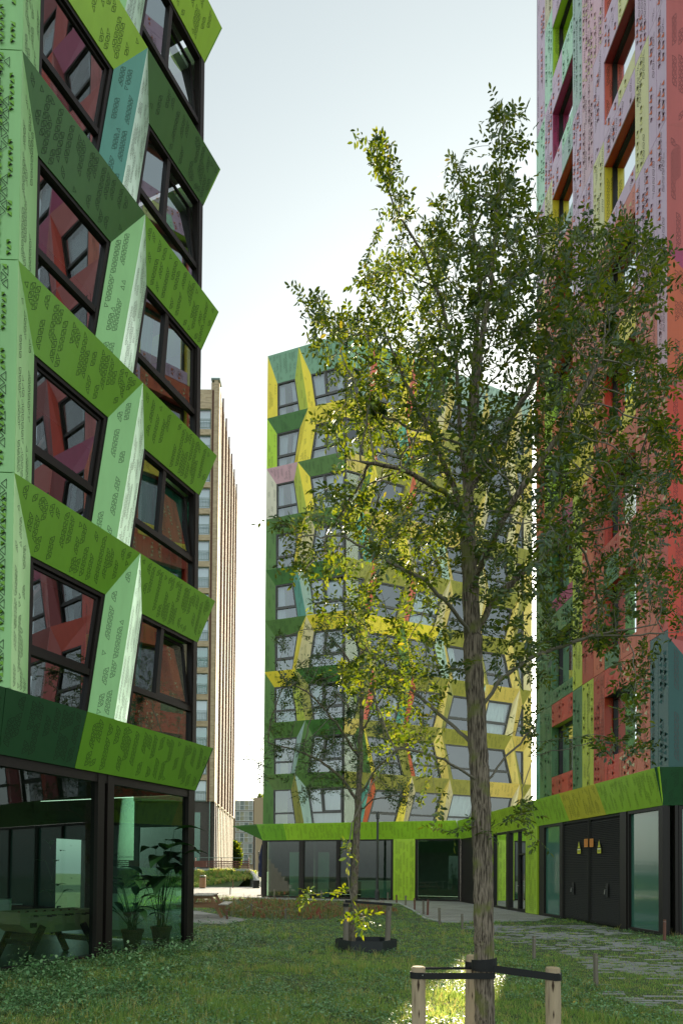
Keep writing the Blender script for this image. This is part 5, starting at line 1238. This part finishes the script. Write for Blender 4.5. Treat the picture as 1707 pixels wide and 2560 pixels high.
m_ = ribbon(around(Vector((sC.x, 4.3, 0)), .052, math.radians(120), math.radians(-90), 12, zC, zC)+[Vector((tc_.x+.05, D1-rt+.01, zT+.045))]+around(Vector((tc_.x, D1, 0)), rt+.004, math.radians(300), math.radians(170), 8, zT+.05, zT+.05), .046, STRAP); m_.build('strap', tr__)
m_ = ribbon(around(Vector((tc_.x, D1, 0)), rt+.008, math.radians(-10), math.radians(200-360-20), 10, zT+.085, zT+.065), .06, STRAP); m_.build('trunk_wrap', tr__)
nl_ = MB(); NA = mat('nail_steel', (.6, .6, .6), rough=.3, metal=1)
for s_, x_, y_ in ((sA, 1056, 2438), (sC, 1399, 2434)):
    p_ = atY(x_, y_, 4.3-.052); 
    (lambda mb_: (mb_.tube([p_, p_+Vector((0, -.006, 0))], .004, NA, n=6), mb_.build('nail', tl_ if s_ is sA else tr__)))(MB())
st3 = thing('tree_tie', 'black strap end on the hidden rear stake behind the big trunk', 'strap', tuple(sB), 'tree ties')
zB = atY(1178, 2412, 4.95).z; m_ = ribbon(around(Vector((sB.x, 4.95, 0)), .053, math.radians(100), math.radians(330), 12, zB, zB)+[Vector((tc_.x, D1+rt, zT+.06))], .05, STRAP); m_.build('strap', st3)
# second tree's stakes
a2 = stake(865, 2252, 13.6, .055, 'weathered stake left of the smaller tree in mid lawn', WOODG); b2 = stake(972, 2260, 13.6, .055, 'weathered stake standing clear to the right of the smaller tree', WOODG, lean=(-.03, 0))
tt = thing('tree_tie', 'black strap stretched between the two weathered stakes of the smaller tree', 'strap', tuple(a2), 'tree ties')
z2 = a2.z-.055; m_ = ribbon([Vector((a2.x-.06, 13.55, z2-.03)), Vector((a2.x+.06, 13.53, z2-.03))], .06, STRAP); m_.build('stake_band', tt)
m_ = ribbon([Vector((a2.x-.02, 13.53, z2+.05)), Vector((b2.x+.06, 13.53, z2-.01))], .05, STRAP); m_.build('strap', tt)
rb = thing('root_barrier', 'low black plastic root barrier around the base of the smaller tree', 'planter', r2root)
mb = MB(); DKP = mat('dark_plastic', (.022, .025, .028), rough=.5, noise=.2); c0 = atY(915, 2380, 13.7); hexp = [Vector((c0.x+.62*math.cos(math.radians(a)), 13.8+.55*math.sin(math.radians(a)), 0)) for a in (0, 60, 125, 180, 240, 300)]
for i in range(6):
    a, b = hexp[i], hexp[(i+1) % 6]; mb.prism([a, b, b+Vector((0, 0, .23)), a+Vector((0, 0, .23))], (c0-a).normalized()*.012, DKP)
mb.build('collar', rb)
pegs = [(686, 2223, .42), (803, 2225, .42), (969, 2231, .42), (991, 2237, .45), (1013.6, 2239, .5), (1036, 2245, .55), (1058, 2251, .55), (1069, 2249, .6), (1098, 2270, .55), (1155, 2285, .45), (1334, 2340, .45), (1488, 2384, .48), (1660, 2299, .5),
        (576, 2218, .4), (560, 2250, .45), (629, 2259, .45), (568, 2273, .45), (714, 2271, .45), (510, 2198, .5), (583, 2200, .45)]
pegY = {686: 39, 803: 38.5, 969: 37, 991: 34, 1013.6: 32, 1036: 28.5, 1058: 25.5, 1069: 25, 1098: 20.8, 1155: 18.6, 1334: 12.5, 1488: 9.7, 1660: 16.2, 576: 44, 560: 26.5, 629: 24.5, 568: 22, 714: 22.3, 510: 60, 583: 60}
RPEG = mat('reddish_peg_wood', (.19, .085, .06), rough=.85, noise=.2)
plab = ['short peg before the far glass left of centre', 'thin peg before the far glass beside the smaller trunk', 'thin pale peg at the left foot of the far lime panel', 'reddish peg below the far lime panel', 'dark peg below the right side of the far lime panel',
 'peg where the lawn edge turns along the paving', 'left of two dark close pegs at the paving edge', 'right of two dark close pegs at the paving edge', 'dark peg at the near point of the paving edge', 'grey peg just left of the big trunk in the lawn', 'brown peg right of the big trunk by the grass paving',
 'nearest brown peg in the grass paving at right', 'wooden peg by the frosted corner glass at far right', 'small peg at the edge of the far path', 'reddish peg beside the picnic bench end', 'grey peg amid the red flowering cover', 'peg nearest the end of the picnic bench', 'grey peg at the right of the flowering cover', 'pale peg near the wood clad bin', 'thin peg on the far planted bank']
PEGP = []
for (x, yt, h), lb in zip(pegs, plab):
    Y = pegY[x]; tp_ = atY(x, yt, Y); b_ = Vector((tp_.x, Y, 0)); PEGP.append((tp_, Y))
    t = thing('fence_peg', lb, 'peg', tuple(b_), 'wooden pegs round the lawn'); mb = MB(); m = [WOODG, RPEG, WOODG][int(x) % 3]
    s_ = .048 if Y < 20 else .06; mb.box(((tp_.x), Y, tp_.z/2), (s_, s_, tp_.z), m, ry=random.Random(int(x)).uniform(-.03, .03), rz=.3); mb.build('shaft', t)
    mb = MB(); mb.box((tp_.x, Y, tp_.z*.90), (s_*1.05, s_*1.05, .008), mat('wire', (.35, .35, .34), rough=.4, metal=.8), rz=.3); mb.build('wire_staple', t)
WIRE = MATS['wire']
def wire(a, b, label):
    A_, B_ = PEGP[a][0]-Vector((0, 0, .05)), PEGP[b][0]-Vector((0, 0, .05)); mb = MB(); pts = [A_+(B_-A_)*i/8-Vector((0, 0, .10*math.sin(math.pi*i/8))) for i in range(9)]
    mb.tube(pts, .003, WIRE, n=4); o = mb.build('boundary_wire'); tag(o, label, 'wire', 'thin wires strung between the pegs')
for a, b, l in ((8, 9, 'thin wire from the near paving peg to the peg left of the big trunk'), (10, 11, 'thin wire between the two brown pegs in the grass paving'), (16, 15, 'thin wire from the picnic bench peg to the grey peg in the flowering cover'), (15, 17, 'thin wire along the right of the flowering cover'), (5, 6, 'thin wire along the turning lawn edge')): wire(a, b, l)
# ============================================================ OTHER OUTDOOR OBJECTS
# picnic table
PT = thing('picnic_table', 'brown timber picnic table with bench on paving past the left block', 'table', (-4.66, 23.3, 0))
TIM = mat('table_timber', (.40, .22, .12), rough=.7, noise=.25, nscale=4, stretch=(1, 8, 8)); TIMT = mat('table_top_timber', (.50, .44, .38), rough=.55, noise=.15, nscale=4, stretch=(1, 8, 8))
cx, cy, rz = -4.66, 23.3, math.radians(94)
Rz = Matrix.Rotation(rz, 3, 'Z'); T_ = lambda x, y, z: Vector((cx, cy, 0)) + Rz @ Vector((x, y, z))
mb = MB()
for i in range(5): mb.box(T_(0, -.30+i*.15, .755), (2.0, .14, .035), TIMT, rz=rz)
mb.build('tabletop', PT)
for s_ in (-1, 1):
    mb = MB()
    for j in (0, 1): mb.box(T_(0, s_*(.66+.15*j), .455), (2.0, .14, .035), TIMT, rz=rz)
    mb.build('seat', PT)
for s_ in (-1, 1):
    for q in (-1, 1):
        mb = MB(); mb.bar(T_(s_*.72, q*.30, .735), T_(s_*.72, q*.68, .02), .095, .045, TIM, up=Rz @ Vector((1, 0, 0))); mb.build('leg', PT)
    mb = MB(); mb.bar(T_(s_*.765, -.80, .40), T_(s_*.765, .80, .40), .04, .10, TIM); mb.bar(T_(s_*.765, -.34, .69), T_(s_*.765, .34, .69), .04, .09, TIM); mb.build('cross_brace', PT)
# wood clad bin
WB = thing('litter_bin', 'wood slatted round litter bin on the far path left', 'bin', (-11.75, 58, 0)); c_ = Vector((-11.75, 58, 0)); BINW = mat('bin_wood', (.38, .19, .10), rough=.7, noise=.2)
mb = MB(); mb.lathe(c_, [(.22, .02), (.22, .95)], BLACK, n=18); mb.lathe(c_, [(.25, .0), (.25, .07)], BLACK, n=18); mb.build('liner', WB)
mb = MB()
for i in range(20): a = i*2*math.pi/20; mb.box(c_+Vector((math.cos(a)*.245, math.sin(a)*.245, .50)), (.07, .025, .84), BINW, rz=a+math.pi/2)
mb.build('slats', WB)
mb = MB(); mb.lathe(c_+Vector((0, 0, .93)), [(.26, 0), (.26, .05)], BLACK, n=18); mb.lathe(c_+Vector((0, 0, 1.06)), [(.27, 0), (.22, .05), (.01, .07)], mat('lid_metal', (.42, .42, .40), rough=.4, metal=.6), n=18)
for a in (.3, 2.4, 4.5): mb.box(c_+Vector((math.cos(a)*.2, math.sin(a)*.2, 1.02)), (.02, .02, .12), BLACK)
mb.build('lid', WB)
BB = thing('litter_bin', 'small black ribbed bin on the path by the centre block corner', 'bin', (-7.6, 60, 0)); mb = MB(); c_ = Vector((-7.45, 60, 0))
mb.lathe(c_, [(.30, 0), (.32, .1), (.30, .12), (.33, .28), (.30, .30), (.34, .46), (.31, .48), (.34, .62), (.30, .66), (.12, .70)], BLACK, n=16); mb.build('body', BB); mb = MB(); mb.lathe(c_+Vector((0, 0, .66)), [(.35, 0), (.35, .04), (.1, .05)], BLACK, n=16); mb.build('rim', BB)
def lamp(px_, Y, top_y, r, label, head):
    tp_ = atY(px_, top_y, Y); b_ = Vector((tp_.x, Y, 0)); t = thing('street_lamp', label, 'street lamp', tuple(b_)); POL = mat('lamp_pole_paint', (.035, .036, .038), rough=.45)
    mb = MB(); mb.lathe(b_, [(r*1.7, 0), (r*1.7, .5), (r, .6), (r*.8, tp_.z-.4)], POL, n=12); mb.build('pole', t)
    mb = MB(); mb.lathe(Vector((tp_.x, Y, tp_.z-.4)), [(r*.9, 0), (r*1.25, .05), (r*1.25, .36), (.02, .42)], POL, n=12); mb.build('lamp_head', t)
lamp(944, 37.2, 2030, .075, 'dark slim lamp post in front of the far glazed ground floor', True)
lamp(637, 70, 2075, .10, 'dark distant lamp post under the far left canopy tip', True)
lamp(647, 66, 2128, .055, 'short thin distant post beside the taller lamp post near the centre block', False)
pa = thing('folded_parasol', 'folded navy parasol standing at the left corner of the far glass front', 'parasol', (-4.9, 42.2, 0)); c_ = Vector((atY(656, 2200, 42.5).x-.05, 42.5, 0)); NAVY = mat('navy_canvas', (.015, .02, .07), rough=.8, noise=.3)
mb = MB(); mb.lathe(c_, [(.25, 0), (.25, .06), (.03, .08), (.025, 3.2)], BLACK, n=12); mb.build('pole', pa)
mb = MB(); mb.lathe(c_, [(.12, 1.15), (.20, 1.25), (.16, 1.5), (.22, 1.8), (.15, 2.1), (.18, 2.4), (.10, 2.8), (.03, 3.15)], NAVY, n=9); mb.build('canopy', pa)
# ============================================================ INSIDE THE LEFT ROOM
FT = thing('football_table', 'pale wood table football table on black splayed legs behind the left glass', 'game table', (-5.25, 12.25, 0))
hd = Vector((.53, .85, 0)).normalized(); sd_ = Vector((-hd.y, hd.x, 0)); fc_ = Vector((-5.22, 12.22, 0))
FTW = mat('light_plywood', (.50, .42, .24), rough=.5, noise=.12, nscale=3); FTD = mat('playfield_green', (.25, .45, .40), rough=.5)
def fp(a, b, z): return fc_+hd*a+sd_*b+Vector((0, 0, z))
mb = MB(); Lh, Wh = .80, .40
for b_, sgn in ((-Wh, 1), (Wh, -1)):
    mb.prism([fp(-Lh+.22, b_, .50), fp(Lh-.22, b_, .50), fp(Lh, b_, .66), fp(Lh, b_, .86), fp(-Lh, b_, .86), fp(-Lh, b_, .66)], sd_*(sgn*.03), FTW)
for a_, sgn in ((-Lh, 1), (Lh, -1)): mb.prism([fp(a_+sgn*.0, -Wh+.035, .66), fp(a_, Wh-.035, .66), fp(a_, Wh-.035, .86), fp(a_, -Wh+.035, .86)], hd*(sgn*.03), FTW); mb.prism([fp(a_+sgn*.22, -Wh+.035, .505), fp(a_+sgn*.22, Wh-.035, .505), fp(a_, Wh-.035, .655), fp(a_, -Wh+.035, .655)], hd*(sgn*.03), FTW)
mb.build('cabinet', FT)
mb = MB(); mb.prism([fp(-Lh+.04, -Wh+.04, .72), fp(Lh-.04, -Wh+.04, .72), fp(Lh-.04, Wh-.04, .72), fp(-Lh+.04, Wh-.04, .72)], (0, 0, .01), FTD); mb.build('playfield', FT)
FIG = mat('figure_red', (.35, .03, .03), rough=.4); STL = MATS['steel']
for i in range(8):
    mb = MB(); a_ = -.6+i*.17; ext = .20 if i % 2 else .08; mb.tube([fp(a_, -Wh-ext, .80), fp(a_, Wh+.28-ext, .80)], .008, STL, n=6); mb.tube([fp(a_, -Wh-ext-.10, .80), fp(a_, -Wh-ext, .80)], .018, BLACK, n=8)
    for b_ in (-.22, 0, .22): mb.box(fp(a_, b_, .79), (.03, .02, .11), FIG if i % 2 else BLACK, rz=math.atan2(hd.y, hd.x))
    mb.build('rod', FT)
mb = MB(); mb.prism([fp(-.62, -Wh-.002, .60), fp(-.50, -Wh-.002, .60), fp(-.50, -Wh-.002, .68), fp(-.62, -Wh-.002, .68)], -sd_*.01, BLACK); mb.build('ball_return', FT)
for a_ in (-1, 1):
    for b_ in (-1, 1):
        mb = MB(); mb.bar(fp(a_*.40, b_*(Wh-.0)+b_*.03, .62), fp(a_*.70, b_*(Wh+.03), .04), .11, .045, BLACK, up=sd_); mb.build('leg', FT)
    mb = MB(); mb.bar(fp(a_*.55, -Wh, .33), fp(a_*.55, Wh, .33), .03, .09, BLACK); mb.build('stretcher', FT)
def pot_plant(c, label, seed, h=1.7, nl_=11, pot=True, L=.5, wdt=.11, terr=(.22, .15, .10), z0=0.04):
    rs = random.Random(seed); c = Vector(c); t = thing('potted_plant', label, 'plant', tuple(c)); G_ = [mat('house_leaf_a', (.03, .10, .02), rough=.35), mat('house_leaf_b', (.05, .16, .03), rough=.35)]
    mb = MB(); mb.lathe(c+Vector((0, 0, z0)), [(.15, 0), (.20, .30), (.22, .31), (.22, .37), (.19, .37), (.18, .33), (.01, .33)], mat('terracotta', terr, rough=.8, noise=.15), n=20); mb.build('pot', t)
    for i in range(nl_):
        a = rs.random()*6.28; lean = rs.uniform(.1, .45); hh2 = h*rs.uniform(.45, 1.0); b = c+Vector((rs.uniform(-.08, .08), rs.uniform(-.08, .08), z0+.33)); tip_ = b+Vector((math.cos(a)*lean, math.sin(a)*lean, hh2-.4))
        mid = b.lerp(tip_, .5)+Vector((-math.cos(a)*.03, -math.sin(a)*.03, 0)); mb = MB(); mb.tube([b, mid, tip_], [.009, .007, .004], G_[0], n=5)
        d = (Vector((math.cos(a), math.sin(a), 0))*rs.uniform(.4, 1.2)+Vector((0, 0, rs.uniform(-.2, .9)))).normalized(); s_ = d.cross(Vector((0, 0, 1))).normalized(); n_ = s_.cross(d); LL = L*rs.uniform(.7, 1.1); g_ = rs.choice(G_); prev = None; N = 6
        prof = [.12, .75, 1, .95, .7, .35, .02]
        for q in range(N+1):
            f = q/N; p = tip_+d*LL*f-Vector((0, 0, LL*.45*f*f)); w_ = wdt*prof[q]; row = (p-s_*w_+n_*w_*.25, p, p+s_*w_+n_*w_*.25)
            if prev: mb.poly([prev[0], prev[1], row[1], row[0]], g_); mb.poly([prev[1], prev[2], row[2], row[1]], g_)
            prev = row
        mb.build('leaf', t)
pot_plant((-4.12, 13.55, 0), 'potted plant with long arching leaves nearer the post behind the glass', 2, h=1.5, nl_=22, L=.48, wdt=.085)
pot_plant((-3.75, 14.3, 0), 'tall broad leaved plant in terracotta pot by the corner glass', 4, h=2.5, nl_=18, L=.75, wdt=.17)
pot_plant((-6.6, 16.4, 0), 'bushy indoor plant in dark pot deep in the left room', 8, h=2.2, nl_=34, L=.34, wdt=.07, terr=(.02, .02, .02))
PN = thing('pendant_lamp', 'round black pendant lamp hanging deep inside the left room', 'lamp', (-5.6, 15.6, 2.2)); c_ = atY(234, 2148, 15.2)
mb = MB(); mb.lathe(c_, [(.02, -.16), (.12, -.11), (.16, 0), (.12, .11), (.02, .16)], BLACK, n=16); mb.build('lamp_shade', PN); mb = MB(); mb.tube([c_+Vector((0, 0, .15)), Vector((c_.x, c_.y, 3.7))], .006, BLACK, n=5); mb.build('cord', PN)
OC = thing('office_chair', 'black mesh backed office chair inside the left room', 'chair', (-7.0, 16.8, 0)); c_ = Vector((-6.85, 16.3, 0))
mb = MB(); mb.box(c_+Vector((0, 0, .48)), (.5, .48, .07), BLACK); mb.build('seat', OC); mb = MB(); mb.box(c_+Vector((.25, 0, .82)), (.04, .44, .55), BLACK, ry=.15); mb.build('backrest', OC)
mb = MB(); mb.tube([c_+Vector((0, 0, .1)), c_+Vector((0, 0, .46))], .03, BLACK); mb.build('column', OC)
for i in range(5): a = i*1.257; mb = MB(); mb.bar(c_+Vector((0, 0, .12)), c_+Vector((math.cos(a)*.3, math.sin(a)*.3, .08)), .05, .03, BLACK); mb.build('leg', OC)
for s_ in (-1, 1): mb = MB(); mb.tube([c_+Vector((0, s_*.26, .5)), c_+Vector((-.02, s_*.28, .70)), c_+Vector((.15, s_*.28, .70))], .02, BLACK, n=6); mb.build('armrest', OC)
DK = thing('desk', 'white desk beside the office chair inside the left room', 'desk', (-7.9, 16.9, 0)); WH_ = mat('white_laminate', (.6, .62, .6), rough=.5)
mb = MB(); mb.box((-7.7, 16.6, .74), (1.1, .7, .03), WH_, rz=.3); mb.build('tabletop', DK)
for a_, b_ in ((-.5, -.3), (.5, -.3), (-.5, .3), (.5, .3)): mb = MB(); v_ = Matrix.Rotation(.3, 3, 'Z') @ Vector((a_, b_, 0)); mb.box((-7.7+v_.x, 16.6+v_.y, .38), (.05, .05, .68), WH_); mb.build('leg', DK)
SBD = thing('sideboard', 'low pale sideboard at the left edge inside the room', 'cabinet', (-7.6, 13.9, 0)); mb = MB(); mb.box((-7.35, 14.2, .5), (.9, .5, .9), WH_, rz=.4); mb.build('body', SBD)
for q in (-1, 1): v_ = Matrix.Rotation(.4, 3, 'Z') @ Vector((q*.22, -.262, 0)); mb = MB(); mb.box((-7.35+v_.x, 14.2+v_.y, .5), (.42, .02, .82), WH_, rz=.4); mb.build('door', SBD)
print('objects', len(bpy.data.objects))
